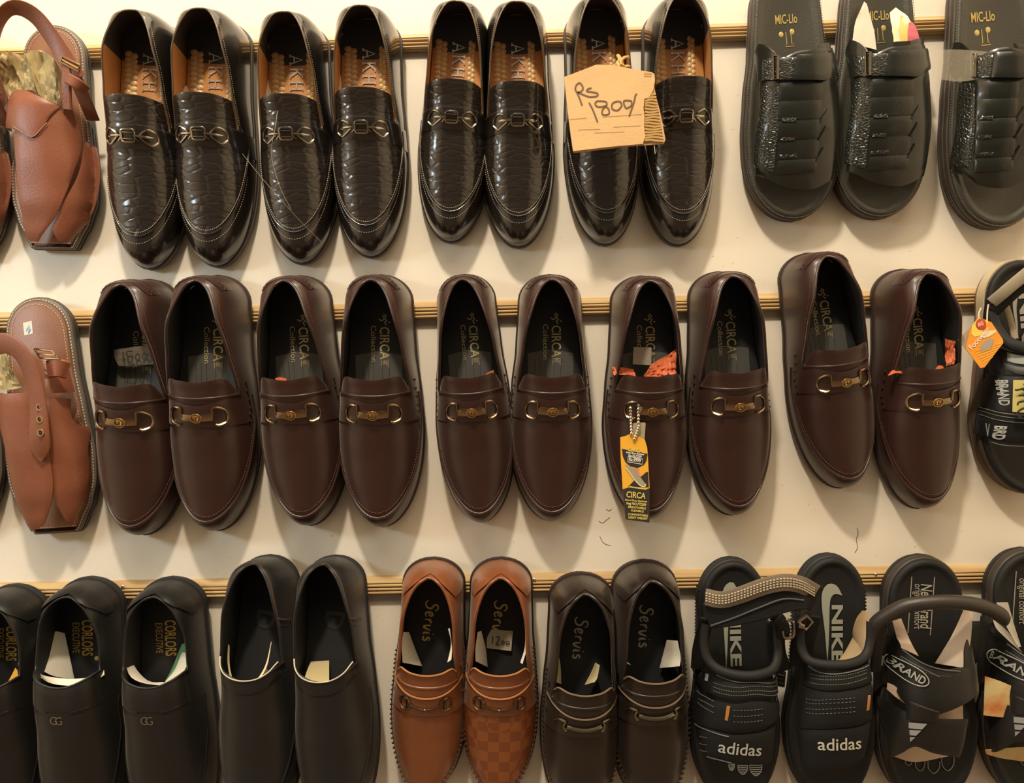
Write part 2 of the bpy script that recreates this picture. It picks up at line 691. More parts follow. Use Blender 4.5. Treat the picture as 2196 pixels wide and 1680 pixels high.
# profile (height below the top edge, distance from the wall): bevelled lip and three reeds
PROF = [(0, 0), (0.0010, 0.0035), (0.0065, 0.0095), (0.0078, 0.0098), (0.0086, 0.0075)]
for k in range(3):
    y = 0.0086 + k * 0.0043
    PROF += [(y + 0.0007, 0.0098), (y + 0.0015, 0.0112), (y + 0.0027, 0.0112), (y + 0.0035, 0.0098), (y + 0.0043, 0.0072)]
PROF += [(0.0222, 0.0072), (0.0226, 0.0)]
for i, (a, b, nails) in enumerate((((193, 95), (1996, 34), ((1080, 88),)), ((177, 665), (2075, 618), ((330, 683),)),
                                    ((89, 1249), (2075, 1212), ((262, 1259), (1146, 1244), (1879, 1233), (1236, 1226))))):
    A, B = unproj(*a, 0.003), unproj(*b, 0.003)
    sl = (B.z - A.z) / (B.x - A.x)
    mb = MB()
    rows = []
    for x in [-1.3 + 0.1 * k for k in range(27)]:
        z = A.z + (x - A.x) * sl
        rows.append([(x, -d, z - h) for h, d in PROF])
    mb.grid(rows)
    t = mb.build('trim_%d' % (i + 1), WOOD, smooth=True, ang=25)
    tag(t, ['reeded wooden ledge strip behind the top row of shoes', 'reeded wooden ledge strip behind the middle row of brown loafers',
            'reeded wooden ledge strip behind the bottom row of shoes'][i], 'ledge', kind='structure')
    for px, py in nails:
        mb = MB()
        p = unproj(px, py, 0.012)
        mb.ball((p.x, -0.0112, p.z), 0.0022, 10, sy=0.45)
        mb.build('nail', NAIL, t)

# ------------------------------------------------------------------ closed shoes
class Rays:
    """lines running from the sole edge up to the rim of the opening, one for each point round the shoe"""
    def __init__(s, last, N=44, t0=0.045, tc=0.45, tf=0.47, ins=0.010, trc=0.20, pad=0.05):
        s.last, s.N = last, N
        L = last.L
        s.out = last.outline(N)
        ta = tc + pad
        s.ic = next(i for i in range(N + 1) if (1 - math.cos(math.pi * i / N)) / 2 >= ta)
        tA = (1 - math.cos(math.pi * s.ic / N)) / 2
        right = []
        for i in range(N + 1):
            t = (1 - math.cos(math.pi * i / N)) / 2
            if i <= s.ic:
                tt = t0 + (tc - t0) * t / tA
                cap = 1.0
                if tt < trc:
                    cap = math.sqrt(max(0, 1 - ((trc - tt) / (trc - t0)) ** 2))
                right.append(((last._hw[int(max(tt, 0.1) * last.N)] - ins) * cap, tt * L))
            else:
                u = (i - s.ic) / (N - s.ic)
                xc = last._hw[int(tc * last.N)] - ins
                right.append((xc * (1 - u), (tc + (tf - tc) * math.sin(u * math.pi / 2)) * L))
        s.rim = [(last.cx(v) + x, v) for x, v in right] + [(last.cx(v) - x, v) for x, v in right[-2:0:-1]]

    def plan(s, i, e):
        n = 2 * s.N
        a, b = s.out[i % n], s.rim[i % n]
        return (a[0] + (b[0] - a[0]) * e, a[1] + (b[1] - a[1]) * e)

    def pt(s, i, e, off=0.0):
        x, v = s.plan(i, e)
        return P(x, v, s.last.H(x, v) + off)

    def path(s, e, i0, i1, off=0.0):
        return [s.pt(i, e, off) for i in range(i0, i1 + 1)]

    def band(s, mb, i0, i1, e0, e1, off, th, n=6):
        rows, low = [], []
        for i in range(i0, i1 + 1):
            a, b = (e0(i) if callable(e0) else e0), (e1(i) if callable(e1) else e1)
            es = [a + (b - a) * k / n for k in range(n + 1)]
            rows.append([s.pt(i, e, off) for e in es])
            low.append([s.pt(i, e, off - th) for e in es])
        mb.slab(rows, low)

RINGS = [0, .012, .03, .06, .1, .15, .21, .28, .36, .45, .54, .63, .72, .8, .87, .93, .97, 1.0]

def shell(root, last, rays, up, lining, sole, insole, bind, bind_r=0.0012, sole_lev=None, welt=0.002, heel=None, il=0.0):
    loop = last.outline()
    n = 2 * rays.N
    ts = last.ts
    mb = MB()
    layers(mb, loop, sole_lev or [(0.0, -0.004), (0.0012, welt - 0.001), (0.003, welt), (ts - 0.0018, welt), (ts - 0.0005, welt - 0.0008), (ts, -0.002)])
    mb.build('sole', sole, root)
    mb = MB()
    mb.grid([[rays.pt(i, e) for i in range(n)] for e in RINGS], True)
    mb.build('upper', up, root, ang=70)
    mb = MB()
    inner = offset(loop, -0.0045)
    rows = []
    for k in range(7):
        e = k / 6
        ring = []
        for i in range(n):
            (ax, av), (bx, bv) = rays.rim[i], inner[i]
            x, v = ax + (bx - ax) * e, av + (bv - av) * e
            w0 = last.H(ax, av) - 0.0006
            w1 = ts + 0.002 + il
            ring.append(P(x, v, w0 + (w1 - w0) * e))
        rows.append(ring)
    if heel:
        k = heel[0]
        mb.grid([r[k:n - k + 1] for r in rows])
        mb.build('lining', lining, root, ang=80)
        mb = MB()
        mb.grid([r[n - k:] + r[:k + 1] for r in rows])
        mb.build('heel_lining', heel[1], root, ang=80)
        mb = MB()
        hv = rays.out[k][1]
        rr_ = []
        for j in range(9):
            v = .0075 + (hv - .0075) * j / 8
            wd = max(.001, last.hw(v) - .0064)
            rr_.append([P(last.cx(v) + wd * (q / 6 - 1), v + (.10 * hv * (1 - (q / 6 - 1) ** 2) * (j / 8) ** 2), ts + .0045 + il) for q in range(13)])
        mb.grid(rr_)
        mb.build('heel_sock', heel[1], root)
    else:
        mb.grid(rows, True)
        mb.build('lining', lining, root, ang=80)
    mb = MB()
    layers(mb, offset(loop, -0.0055), [(ts - 0.001, 0), (ts + 0.0035 + il, 0), (ts + 0.004 + il, -0.001)])
    mb.build('insole', insole, root)
    mb = MB()
    mb.tube([rays.pt(i, 1.0, 0.0004) for i in range(n)], bind_r, 6, True)
    mb.build('rim_binding', bind, root, ang=80)
    return lambda x, v: ts + 0.0041 + il

def gg(mb, H, x0, v0, r, off, w, hoop=True):
    """small double-G ring emblem"""
    ring = [(x0 + r * 1.25 * math.cos(a), v0 + r * math.sin(a)) for a in [math.radians(k) for k in range(0, 360, 24)]]
    if hoop:
        mb.tube([P(x, v, H(x, v) + off) for x, v in ring], w, 5, True)
    for sg, sc in ((1, .58 if hoop else .75), (-1, .58 if hoop else .75)):
        arc = [(x0 + sg * r * 0.22 + sg * r * sc * math.cos(math.radians(a)), v0 + r * sc * math.sin(math.radians(a))) for a in range(50, 331, 28)]
        arc.append((x0 + sg * r * 0.2, v0))
        mb.tube([P(x, v, H(x, v) + off) for x, v in arc], w * 0.85, 5)

# ---- glossy black moccasins with crocodile front and tan insole
def croc_loafer():
    root = empty('horsebit_loafer')
    L, W = 0.292, 0.091
    base = [(0, .82), (.12, .82), (.3, .85), (.45, .93), (.6, 1.0), (1, 1.0)]
    sp = [(0, .068), (.06, .071), (.2, .086), (.34, .080), (.45, .068), (.6, .054), (.75, .045), (.88, .038), (1, .034)]
    la = Last(L, W, base, toe_from=.60, toe_pow=2.25, toe_root=2.0, spine=sp, ts=.011, p=2.5, ph=4.5, toe_cap=.92)
    ra = Rays(la, t0=.03, tc=.475, tf=.49, ins=.006, trc=.33)
    patent = mat('black_patent_leather', (0.014, 0.011, 0.009), 0.22, coat=0.6, coatr=0.06, grain=0.12, gscale=260)
    skin = croc('black_crocodile_leather', (0.018, 0.013, 0.010), (46, 40, 120), 0.2, 0.42, 0.0011, 0.6)
    tan = mat('tan_insole_leather', (0.52, 0.235, 0.075), 0.45, grain=0.3, gscale=500, vary=0.2, vscale=40)
    edge = mat('dark_sole_edge', (0.06, 0.045, 0.035), 0.4)
    bind = mat('bronze_rim_binding', (0.10, 0.062, 0.035), 0.3)
    Hi0 = shell(root, la, ra, patent, tan, edge, tan, bind, 0.0011, il=.013, heel=(12, mat('slate_heel_lining', (0.035, 0.033, 0.032), 0.55)))
    Hi = lambda x, v: Hi0(x, v) + .0006
    H = la.H
    ic = ra.ic
    mb = MB()
    ra.band(mb, ic - 1, 2 * ra.N - ic + 1, .22, .995, .0012, .0012, 14)
    mb.build('apron', skin, root, ang=60)
    mb = MB()
    mb.tube(ra.path(.22, ic - 1, 2 * ra.N - ic + 1, .0008), .0011, 6)
    mb.build('apron_piping', patent, root, ang=80)
    thr = mat('cream_thread', (0.62, 0.52, 0.36), 0.6)
    mb = MB()
    stitch(mb, ra.path(.25, ic, 2 * ra.N - ic, .0016), .0026, .55, .00028)
    stitch(mb, ra.path(.165, ic + 4, 2 * ra.N - ic - 4, .0004), .0030, .5, .00022)
    stitch(mb, ra.path(.80, -ic + 1, ic - 1, .0005), .0024, .4, .00028)
    mb.build('stitching', thr, root, kind='stuff')
    # tongue between the toplines
    mb = MB()
    xs = [-1, -.6, 0, .6, 1]
    xr = la.hw(.38 * L) - .0072
    x2 = la.hw(.47 * L) - .0065
    patch(mb, [(x * xr, (.375 - .010 * (1 - x * x)) * L) for x in xs], [(x * x2, .49 * L) for x in xs], H, 20, 12, .0002, .0018)
    mb.build('tongue', skin, root, ang=60)
    # saddle strap
    mb = MB()
    e0, e1 = [], []
    for x in (-1.03, -.93, -.75, -.4, 0, .4, .75, .93, 1.03):
        e0.append(la.p_(x, .472 - .006 * (1 - x * x)))
        e1.append(la.p_(x, .560 - .004 * (1 - x * x)))
    patch(mb, e0, e1, H, 36, 8, .0032, .0024)
    mb.build('saddle_strap', patent, root, ang=50)
    mb = MB()
    stitch(mb, drape(H, [(x, v + .002) for x, v in e0[1:-1]], .0033, 60), .0026, .5, .0002)
    mb.build('strap_stitching', mat('olive_thread', (0.16, 0.12, 0.07), 0.6), root, kind='stuff')
    # metal bit
    met = mat('gunmetal', (0.42, 0.36, 0.28), 0.2, 1.0)
    vb = .513 * L
    mb = MB()
    for sg in (-1, 1):
        ring = [(.0125, -.0005), (.021, -.0078), (.0285, -.0045), (.0295, .003), (.0245, .0082), (.0195, .0065)]
        mb.tube(drape(H, [(sg * a, vb + b) for a, b in ring], .0046, 30, True), .00125, 6, True)
        mb.tube(drape(H, [(sg * .007, vb), (sg * .0125, vb), (sg * .020, vb), (sg * .0255, vb)], .0052, 8), [.0009, .0011, .0014, .0016, .0018, .0018, .0016, .0012, .0008], 6)
        mb.tube(drape(H, [(sg * .0075, vb + .0015), (sg * .0115, vb + .0055)], .005), .0008, 5)
    sq = [(-.0068, -.0055), (0, -.0064), (.0068, -.0055), (.0076, 0), (.0068, .0058), (0, .0066), (-.0068, .0058), (-.0076, 0)]
    mb.tube(drape(H, [(a, vb + b) for a, b in sq], .0050, 32, True), .0012, 6, True)
    for b in (-.0032, .0034):
        mb.tube(drape(H, [(-.006, vb + b), (0, vb + b), (.006, vb + b)], .0050, 6), .0008, 5)
    bit = mb.build('metal_bit', met, root)
    # insole print
    silver = mat('silver_print', (0.72, 0.66, 0.56), 0.3, 0.6)
    mb = MB()
    S = [[(0, 0), (.34, 1.0), (.68, 0)], [(.16, .34), (.52, .34)], [(-.12, 0), (.14, 0)], [(.52, 0), (.82, 0)]]
    K = [[(0, 0), (0, 1)], [(.55, 1), (.02, .42)], [(.2, .6), (.6, 0)], [(-.12, 0), (.12, 0)], [(-.12, 1), (.12, 1)], [(.46, 0), (.74, 0)], [(.4, 1), (.68, 1)]]
    Hh = [[(0, 0), (0, 1)], [(.55, 0), (.55, 1)], [(0, .5), (.55, .5)], [(-.12, 0), (.12, 0)], [(-.12, 1), (.12, 1)], [(.43, 0), (.67, 0)], [(.43, 1), (.67, 1)]]
    for k, (g, a) in enumerate(((S, 0.0), (K, 1.1), (Hh, 2.15))):
        strokes(mb, [[(x + a, y) for x, y in ln] for ln in g], .0016, -.0060, .150 * L, Hi, .0148, 90, .0006, smooth=False)
    mb.build('lettering', silver, root)
    pad = mat('pale_gold_pad', (0.66, 0.43, 0.20), 0.35, grain=0.4, gscale=700)
    for x0, k in ((-.021, 1.0), (.018, .6)):
        mb = MB()
        for j in range(9):
            v = (.15 + j * .022) * L
            for q in (-1, 1):
                mb.ball(P(x0 + q * .0034 * k, v + q * .0012, la.ts + .0164), .0058, 8, sy=.42, sx=k, sz=.75)
        mb.build('cushion_ridge', pad, root)
    return root, dict(la=la, wr=.080, wt=.006, t0=.03)

# ---- smooth brown driving loafers
def runner_icon(mb, Hi, x0, v0, s):
    strokes(mb, [[(0, .2), (.5, .55), (.9, 1.0)], [(.9, 1.0), (1.2, .6), (1.7, .9)], [(.5, .55), (.9, .1), (.6, -.4)], [(.5, .55), (.1, .8), (-.2, .4)]], .0013, x0, v0, Hi, s, 90, .0006)
    strokes(mb, [[(1.1, 1.35), (1.3, 1.35)]], .0024, x0, v0, Hi, s, 90, .0006, smooth=False)

def brown_loafer(bend=0.0):
    root = empty('driving_loafer')
    L, W = 0.284, 0.0945
    base = [(0, .72), (.12, .74), (.3, .81), (.45, .92), (.6, 1.0), (1, 1.0)]
    sp = [(0, .062), (.06, .067), (.2, .085), (.34, .079), (.45, .068), (.6, .056), (.75, .047), (.88, .041), (1, .036)]
    la = Last(L, W, base, toe_from=.60, toe_pow=2.2, toe_root=1.9, spine=sp, ts=.010, p=2.5, ph=4.5, toe_cap=.93, heel_cap=.055, bend=bend)
    ra = Rays(la, t0=.036, tc=.455, tf=.47, ins=.0058, trc=.36)
    lea = mat('brown_smooth_leather', (0.031, 0.0105, 0.0076), 0.38, sheen=0.18, coat=0.12, coatr=0.25, grain=0.15, gscale=700, vary=0.15)
    blk = mat('black_lining_cloth', (0.014, 0.014, 0.015), 0.7)
    sock = mat('charcoal_insole', (0.022, 0.022, 0.022), 0.6)
    edge = mat('dark_brown_rubber', (0.030, 0.016, 0.012), 0.5)
    Hi = shell(root, la, ra, lea, blk, edge, sock, lea, 0.0016, il=.012)
    H, ic, N = la.H, ra.ic, ra.N
    # raised moccasin seam round the front
    mb = MB()
    mb.tube(ra.path(.105, ic - 2, 2 * N - ic + 2, .0006), .0017, 6)
    mb.build('apron_seam', lea, root, ang=80)
    mb = MB()
    stitch(mb, ra.path(.145, ic + 3, 2 * N - ic - 3, .0002), .0030, .55, .0003)
    stitch(mb, ra.path(.70, -ic + 2, ic - 2, .0003), .0026, .5, .00022)
    mb.build('stitching', mat('russet_thread', (0.20, 0.085, 0.045), 0.6), root, kind='stuff')
    mb = MB()
    for sg in (0, 1):
        for k in range(6):
            i = ic - 3 + k if not sg else 2 * N - (ic - 3 + k)
            mb.ball(ra.pt(i, .33, .0006), .0022, 6, sz=.75)
    mb.build('corner_stitching', lea, root, kind='stuff')
    # heel patch
    mb = MB()
    hk = 7
    ra.band(mb, -hk, hk, .12, lambda i: .62 - .22 * (abs(i) / hk) ** 2, .0013, .0013, 5)
    hp = mb.build('heel_patch', lea, root, ang=50)
    mb = MB()
    for i in range(-hk, hk):
        for e in (.24,):
            mb.tube([ra.pt(i, e, .0016), ra.pt(i + 1, e + .07, .0016)], .0005, 4)
            mb.tube([ra.pt(i + 1, e, .0016), ra.pt(i, e + .07, .0016)], .0005, 4)
    mb.build('heel_stitching', mat('dark_thread', (0.05, 0.03, 0.02), 0.6), root, kind='stuff')
    # tongue with smiling edge
    mb = MB()
    xs = [-1, -.82, -.5, 0, .5, .82, 1]
    xr = la.hw(.42 * L) - .0068
    up = [.438, .396, .402, .410, .402, .396, .438]
    patch(mb, [(la.cx(t * L) + x * xr, t * L) for x, t in zip(xs, up)], [(la.cx(.49 * L) + x * (la.hw(.47 * L) - .006), .495 * L) for x in xs], H, 26, 8, .0008, .0026)
    mb.build('tongue', lea, root, ang=50)
    # saddle
    mb = MB()
    e0, e1 = [], []
    for x in (-.98, -.9, -.72, -.4, 0, .4, .72, .9, .98):
        e0.append(la.p_(x, .445 + .052 * (1 - abs(x) ** 1.6)))
        e1.append(la.p_(x, .565 + .012 * (1 - x * x)))
    patch(mb, e0, e1, H, 36, 8, .0022, .0016)
    mb.build('saddle', lea, root, ang=50)
    # bit
    met = mat('antique_bronze', (0.34, 0.25, 0.16), 0.25, 1.0)
    vb = .535 * L
    cx = la.cx(vb)
    mb = MB()
    for sg in (-1, 1):
        hoop = [(.0165, -.0088), (.0225, -.0098), (.0285, -.006), (.0300, .001), (.0275, .0068), (.0215, .0095), (.0185, .0085)]
        mb.tube(drape(H, [(cx + sg * a, vb + b) for a, b in hoop], .0040, 26), [.0009] + [.0015] * 25 + [.0009], 6)
        mb.tube(drape(H, [(cx + sg * .0165, vb - .0088), (cx + sg * .0168, vb - .004), (cx + sg * .0165, vb + .001)], .0040, 6), .0014, 6)
    e0 = [(cx + x, vb - .0025 + .0012 * (1 - (x / .0165) ** 2)) for x in (-.0165, -.008, 0, .008, .0165)]
    e1 = [(x, v + .0068) for x, v in e0]
    patch(mb, e0, e1, H, 12, 3, .0042, .0014)
    bit = mb.build('metal_bit', met, root)
    mb = MB()
    gg(mb, H, cx, vb + .0022, .0046, .0052, .0006)
    mb.build('emblem', mat('gold_metal', (0.72, 0.50, 0.20), 0.25, 1.0), bit)
    # print on the sock
    gold = mat('gold_print', (0.62, 0.50, 0.24), 0.45, 0.2)
    mb = MB()
    runner_icon(mb, Hi, .003, .160 * L, .0065)
    letter(mb, 'CIRCA', .0015, .205 * L, Hi, .0150, 90, bold=.012, length=.036)
    letter(mb, 'Collection', -.0085, .200 * L, Hi, .0085, 90, length=.040)
    r = .0042
    cx0, cv0 = .0068, .205 * L + .042
    sq = [(cx0 - r, cv0 - r), (cx0 + r, cv0 - r), (cx0 + r, cv0 + r), (cx0 - r, cv0 + r), (cx0 - r, cv0 - r)]
    mb.tube([P(x, v, Hi(x, v) + .0003) for x, v in sq], .0004, 4)
    for q in (.75, .4):
        mb.tube([P(cx0 + r * q * math.cos(a * .5), cv0 + r * q * math.sin(a * .5), Hi(0, 0) + .0003) for a in range(13)], .00035, 4)
    mb.build('lettering', gold, root)
    mb = MB()
    patch(mb, [(x, (.30 + .0012 * abs(x) * 1000 * .5) * L) for x in (-.026, -.014, 0, .014, .026)], [(x, .55 * L) for x in (-.026, -.014, 0, .014, .026)], Hi, 10, 4, .0006, .0008)
    mb.build('insole_pad', mat('grey_pad', (0.085, 0.078, 0.066), 0.6, grain=.3, gscale=500), root)
    mb = MB()
    for x in (-.018, -.012, -.006, .004, .012):
        stitch(mb, [P(x, (.335 + .003 * abs(x) * 100) * L, la.ts + .0168), P(x * .9, .46 * L, la.ts + .0168)], .0024, .5, .0004)
    mb.build('insole_perforation', mat('perforation_dark', (0.02, 0.02, 0.016), 0.7), root, kind='stuff')
    return root, dict(la=la, wr=.075, wt=.006, t0=.036)

# ---- matt black slip-ons with a heel tab (ring emblem) or a heel counter (plain)
def black_loafer(kind):
    root = empty('slip_on_loafer')
    L, W = 0.298, 0.096 if kind == 'tab' else 0.090
    base = [(0, .74), (.12, .76), (.3, .82), (.45, .93), (.6, 1.0), (1, 1.0)]
    sp = ([(0, .048), (.06, .052), (.2, .063), (.34, .068), (.45, .066), (.6, .058)] if kind == 'tab' else [(0, .062), (.06, .069), (.2, .084), (.34, .079), (.45, .068), (.6, .058)]) + [(.75, .048), (.88, .042), (1, .036)]
    la = Last(L, W, base, toe_from=.62, toe_pow=2.2, toe_root=2.0, spine=sp, ts=.011, p=2.5, ph=5.0, toe_cap=.93, heel_cap=.04)
    ra = Rays(la, t0=.024 if kind == 'tab' else .018, tc=.285 if kind == 'tab' else .37, tf=.325 if kind == 'tab' else .425, ins=.0050, trc=.20 if kind == 'tab' else .28)
    lea = mat('black_matt_leather', (0.0070, 0.0065, 0.006), 0.46, grain=0.35, gscale=600, sheen=0.10)
    blk = mat('black_lining_cloth', (0.014, 0.014, 0.015), 0.7)
    sole = mat('black_rubber', (0.012, 0.012, 0.012), 0.6)
    Hi = shell(root, la, ra, lea, blk, sole, blk, lea, 0.0013)
    H, ic, N = la.H, ra.ic, ra.N
    mb = MB()
    mb.tube(ra.path(.16, ic + 2, 2 * N - ic - 2, .0003), .0012, 6)
    mb.build('apron_seam', lea, root, ang=80)
    edge = mat('raw_pale_edge', (0.50, 0.44, 0.33), 0.7)
    if kind == 'tab':
        mb = MB()
        hk = 9
        ra.band(mb, -hk, hk, .06, lambda i: .58 + .16 * math.sin(math.pi * min(1, abs(i) / hk / .75)) - 1.3 * max(0, abs(i) / hk - .7), .0052, .0036, 6)
        tab = mb.build('heel_tab', lea, root, ang=40)
        mb = MB()
        e1 = [(la.p_(x, .492 + .055 * abs(x) ** 3 * -1 + .0)) for x in (-.9, -.7, -.35, 0, .35, .7, .9)]
        up = [la.p_(x, .285 + .040 * (1 - abs(x) ** 1.7)) for x in (-.84, -.7, -.35, 0, .35, .7, .84)]
        lo = [la.p_(x, .400 + .010 * (1 - x * x)) for x in (-.84, -.7, -.35, 0, .35, .7, .84)]
        patch(mb, up, lo, H, 26, 5, .0014, .0014)
        mb.build('saddle', lea, root, ang=50)
        for sg in (-1, 1):
            mb = MB()
            mb.tube(drape(H, [(sg * .012, .412 * L), (sg * .020, .406 * L), (sg * .029, .398 * L)], .0006, 12), .0011, 5)
            mb.build('cut_out_trim', lea, root)
        mb = MB()
        letter(mb, 'G', -.0085, .455 * L, H, .0125, 0, .0014, bold=-.012, length=.0072)
        letter(mb, 'G', -.0030, .455 * L, H, .0125, 0, .0016, bold=-.012, length=.0072)
        mb.build('emblem', mat('dull_gold', (0.40, 0.34, 0.24), 0.35, 0.9), root)
        gold = mat('orange_gold_print', (0.55, 0.36, 0.09), 0.45, 0.2)
        mb = MB()
        letter(mb, 'CORLORS', -.0060, .150 * L, Hi, .0170, 90, bold=.02, length=.040)
        letter(mb, 'EXECUTIVE', -.0165, .160 * L, Hi, .0110, 90, length=.034)
        mb.ball(P(.010, .295 * L, la.ts + .0047), .0028, 8, sy=.2)
        mb.build('lettering', gold, root)
        wr, t0 = .060, .024
    else:
        mb = MB()
        hk = 15
        ra.band(mb, -hk, hk, .05, .93, .0012, .0012, 6)
        mb.build('heel_counter', lea, root, ang=50)
        mb = MB()
        for e in (.86, .80):
            mb.tube(ra.path(e, -hk, hk, .0013), .0005, 4)
        for sg in (-1, 1):
            for k in range(7):
                e = .15 + k * .11
                a, b = ra.pt(sg * (hk - 1), e, .0016), ra.pt(sg * (hk - 1), e + .05, .0016)
                mb.ball((a + b) / 2, .0013, 6)
        mb.build('stitching', mat('dark_thread', (0.05, 0.03, 0.02), 0.6), root, kind='stuff')
        mb = MB()
        pl = [(sg * x, t) for sg, x, t in ((-1, .86, .345), (-1, .78, .372), (-1, .55, .402), (-1, .2, .420), (1, .2, .418), (1, .55, .396), (1, .80, .362))]
        mb.tube(drape(H, [la.p_(x, t) for x, t in pl], .0020, 40), .0008, 5)
        mb.build('throat_edge', edge, root)
        mb = MB()
        patch(mb, [la.p_(x, t) for x, t in pl], [la.p_(x, t + .05) for x, t in pl], H, 26, 4, .0016, .0016)
        mb.build('tongue', lea, root, ang=50)
        mb = MB()
        letter(mb, 'D', -.008, .20 * L, Hi, .03, 100, bold=.03)
        mb.build('embossed_letter', mat('faint_black_print', (0.03, 0.03, 0.032), 0.35), root)
        wr, t0 = .076, .018
    return root, dict(la=la, wr=wr, wt=.006, t0=t0)

# ---- hand-sewn moccasins with script lettering
SCRIPT = [  # S e r v i s, drawn in a line 5.2 wide
    [(.95, .92), (.75, 1.18), (.40, 1.10), (.42, .78), (.75, .52), (.68, .12), (.30, -.05), (-.02, .15)],
    [(1.15, .30), (1.45, .42), (1.48, .68), (1.25, .66), (1.12, .30), (1.30, .0), (1.62, .16)],
    [(1.85, .62), (1.88, .02)], [(1.88, .30), (2.05, .62), (2.25, .60)],
    [(2.42, .64), (2.55, .02), (2.72, .05), (2.95, .66)],
    [(3.22, .62), (3.20, .06), (3.38, .04)], [(3.25, .92), (3.30, .98)],
    [(3.98, .58), (3.75, .66), (3.66, .46), (3.95, .24), (3.85, .0), (3.55, .08)]]

def sewn_loafer(kind):
    root = empty('sewn_moccasin')
    L, W = 0.256, 0.081
    base = [(0, .80), (.12, .80), (.3, .84), (.45, .93), (.6, 1.0), (1, 1.0)]
    sp = [(0, .055), (.07, .060), (.2, .073), (.34, .069), (.45, .060), (.6, .050), (.75, .043), (.88, .038), (1, .033)]
    la = Last(L, W, base, toe_from=.62, toe_pow=2.3, toe_root=2.0, spine=sp, ts=.009, p=2.5, ph=4.5, toe_cap=.93, heel_cap=.045)
    ra = Rays(la, t0=.026, tc=.45, tf=.465, ins=.0062, trc=.24)
    if kind == 'tan':
        lea = mat('tan_brown_leather', (0.19, 0.058, 0.018), 0.33, sheen=0.15, coat=0.2, coatr=0.2, grain=0.2, gscale=500, vary=0.25, vscale=30)
        thr = mat('dark_brown_cord', (0.075, 0.034, 0.018), 0.45)
        met = mat('dark_bronze', (0.20, 0.14, 0.09), 0.3, 1.0)
        gold = mat('yellow_gold_print', (0.55, 0.41, 0.14), 0.4, 0.3)
        edge = mat('orange_edge', (0.40, 0.17, 0.06), 0.45)
    elif kind == 'checked':
        lea = mat('tan_brown_leather', (0.235, 0.072, 0.022), 0.33)
        thr = mat('dark_brown_cord', (0.075, 0.034, 0.018), 0.45)
        met = mat('dark_bronze', (0.20, 0.14, 0.09), 0.3, 1.0)
        gold = mat('yellow_gold_print', (0.55, 0.41, 0.14), 0.4, 0.3)
        edge = mat('orange_edge', (0.40, 0.17, 0.06), 0.45)
    else:
        lea = mat('dark_brown_black_leather', (0.015, 0.0085, 0.006), 0.36, sheen=0.08, coat=0.15, coatr=0.2, grain=0.2, gscale=500)
        thr = mat('black_brown_cord', (0.035, 0.022, 0.016), 0.4)
        met = mat('smoky_metal', (0.30, 0.28, 0.20), 0.25, 1.0)
        gold = mat('silver_grey_print', (0.42, 0.40, 0.32), 0.4, 0.3)
        edge = mat('pale_brown_edge', (0.17, 0.12, 0.075), 0.5)
    blk = mat('black_lining_cloth', (0.014, 0.014, 0.015), 0.7)
    Hi = shell(root, la, ra, lea, lea if kind != 'dark' else blk, mat('dark_brown_rubber', (0.030, 0.016, 0.012), 0.5), blk, lea, 0.0018, il=.006)
    H, ic, N = la.H, ra.ic, ra.N
    if kind == 'checked':
        mb = MB()
        ra.band(mb, ic - 1, 2 * N - ic + 1, .10, .985, .0006, .0008, 12)
        mb.build('apron', two_tone('checked_tan_leather', (0.22, 0.070, 0.021), (0.165, 0.048, 0.015), (88, 88, 88), 0.30, 'checker', 0.5), root, ang=60)
    mb = MB()
    path = ra.path(.09, ic - 5, 2 * N - ic + 5, .0004)
    pts = along(path, .0050)
    for k, (a, b) in enumerate(zip(pts, pts[1:])):
        d = (b - a).normalized()
        s_ = d.cross(Vector((0, -1, 0)))
        q = s_ * .0022
        mb.tube([a - q - d * .0008, a + d * .0003 + Vector((0, -.0012, 0)), a + q + d * .0014], [.0008, .0016, .0008], 5)
    mb.build('cord_stitching', thr, root, kind='stuff')
    mb = MB()
    for sg in (0, 1):
        for k in range(3):
            i = ic - 3 + 2 * k if not sg else 2 * N - (ic - 3 + 2 * k)
            mb.ball(ra.pt(i, .42, .0008), .0024, 6, sz=.7)
    mb.build('corner_stitching', lea, root, kind='stuff')
    # heel tab
    mb = MB()
    hk = 9
    ra.band(mb, -hk, hk, .05, lambda i: .56 + .22 * abs(math.sin(math.pi * i / hk)) * (1 if abs(i) > 0 else 0) - .10 * (abs(i) / hk) ** 4, .0030, .0030, 6)
    mb.build('heel_tab', lea, root, ang=40)
    # tongue with pale edge
    mb = MB()
    xs = [-1, -.85, -.5, 0, .5, .85, 1]
    xr = la.hw(.42 * L) - .0072
    up = [(x * xr, (t) * L) for x, t in zip(xs, (.412, .388, .400, .409, .400, .388, .412))]
    patch(mb, up, [(x * (la.hw(.48 * L) - .007), .54 * L) for x in xs], H, 24, 8, .0012, .0022)
    mb.build('tongue', lea, root, ang=50)
    mb = MB()
    mb.tube(drape(H, up, .0014, 40), .0009, 5)
    mb.build('tongue_edge', edge, root)
    # saddle: deep curved edge under the tongue
    mb = MB()
    e0, e1 = [], []
    for x in (-.96, -.85, -.65, -.35, 0, .35, .65, .85, .96):
        e0.append(la.p_(x, .452 + .058 * (1 - abs(x) ** 2.0)))
        e1.append(la.p_(x, .585 + .006 * (1 - x * x)))
    patch(mb, e0, e1, H, 32, 8, .0026, .0018)
    mb.build('saddle', lea, root, ang=50)
    mb = MB()
    mb.tube(drape(H, e0, .0030, 48), .0009, 5)
    mb.build('saddle_edge', edge, root)
    vb = .543 * L
    mb = MB()
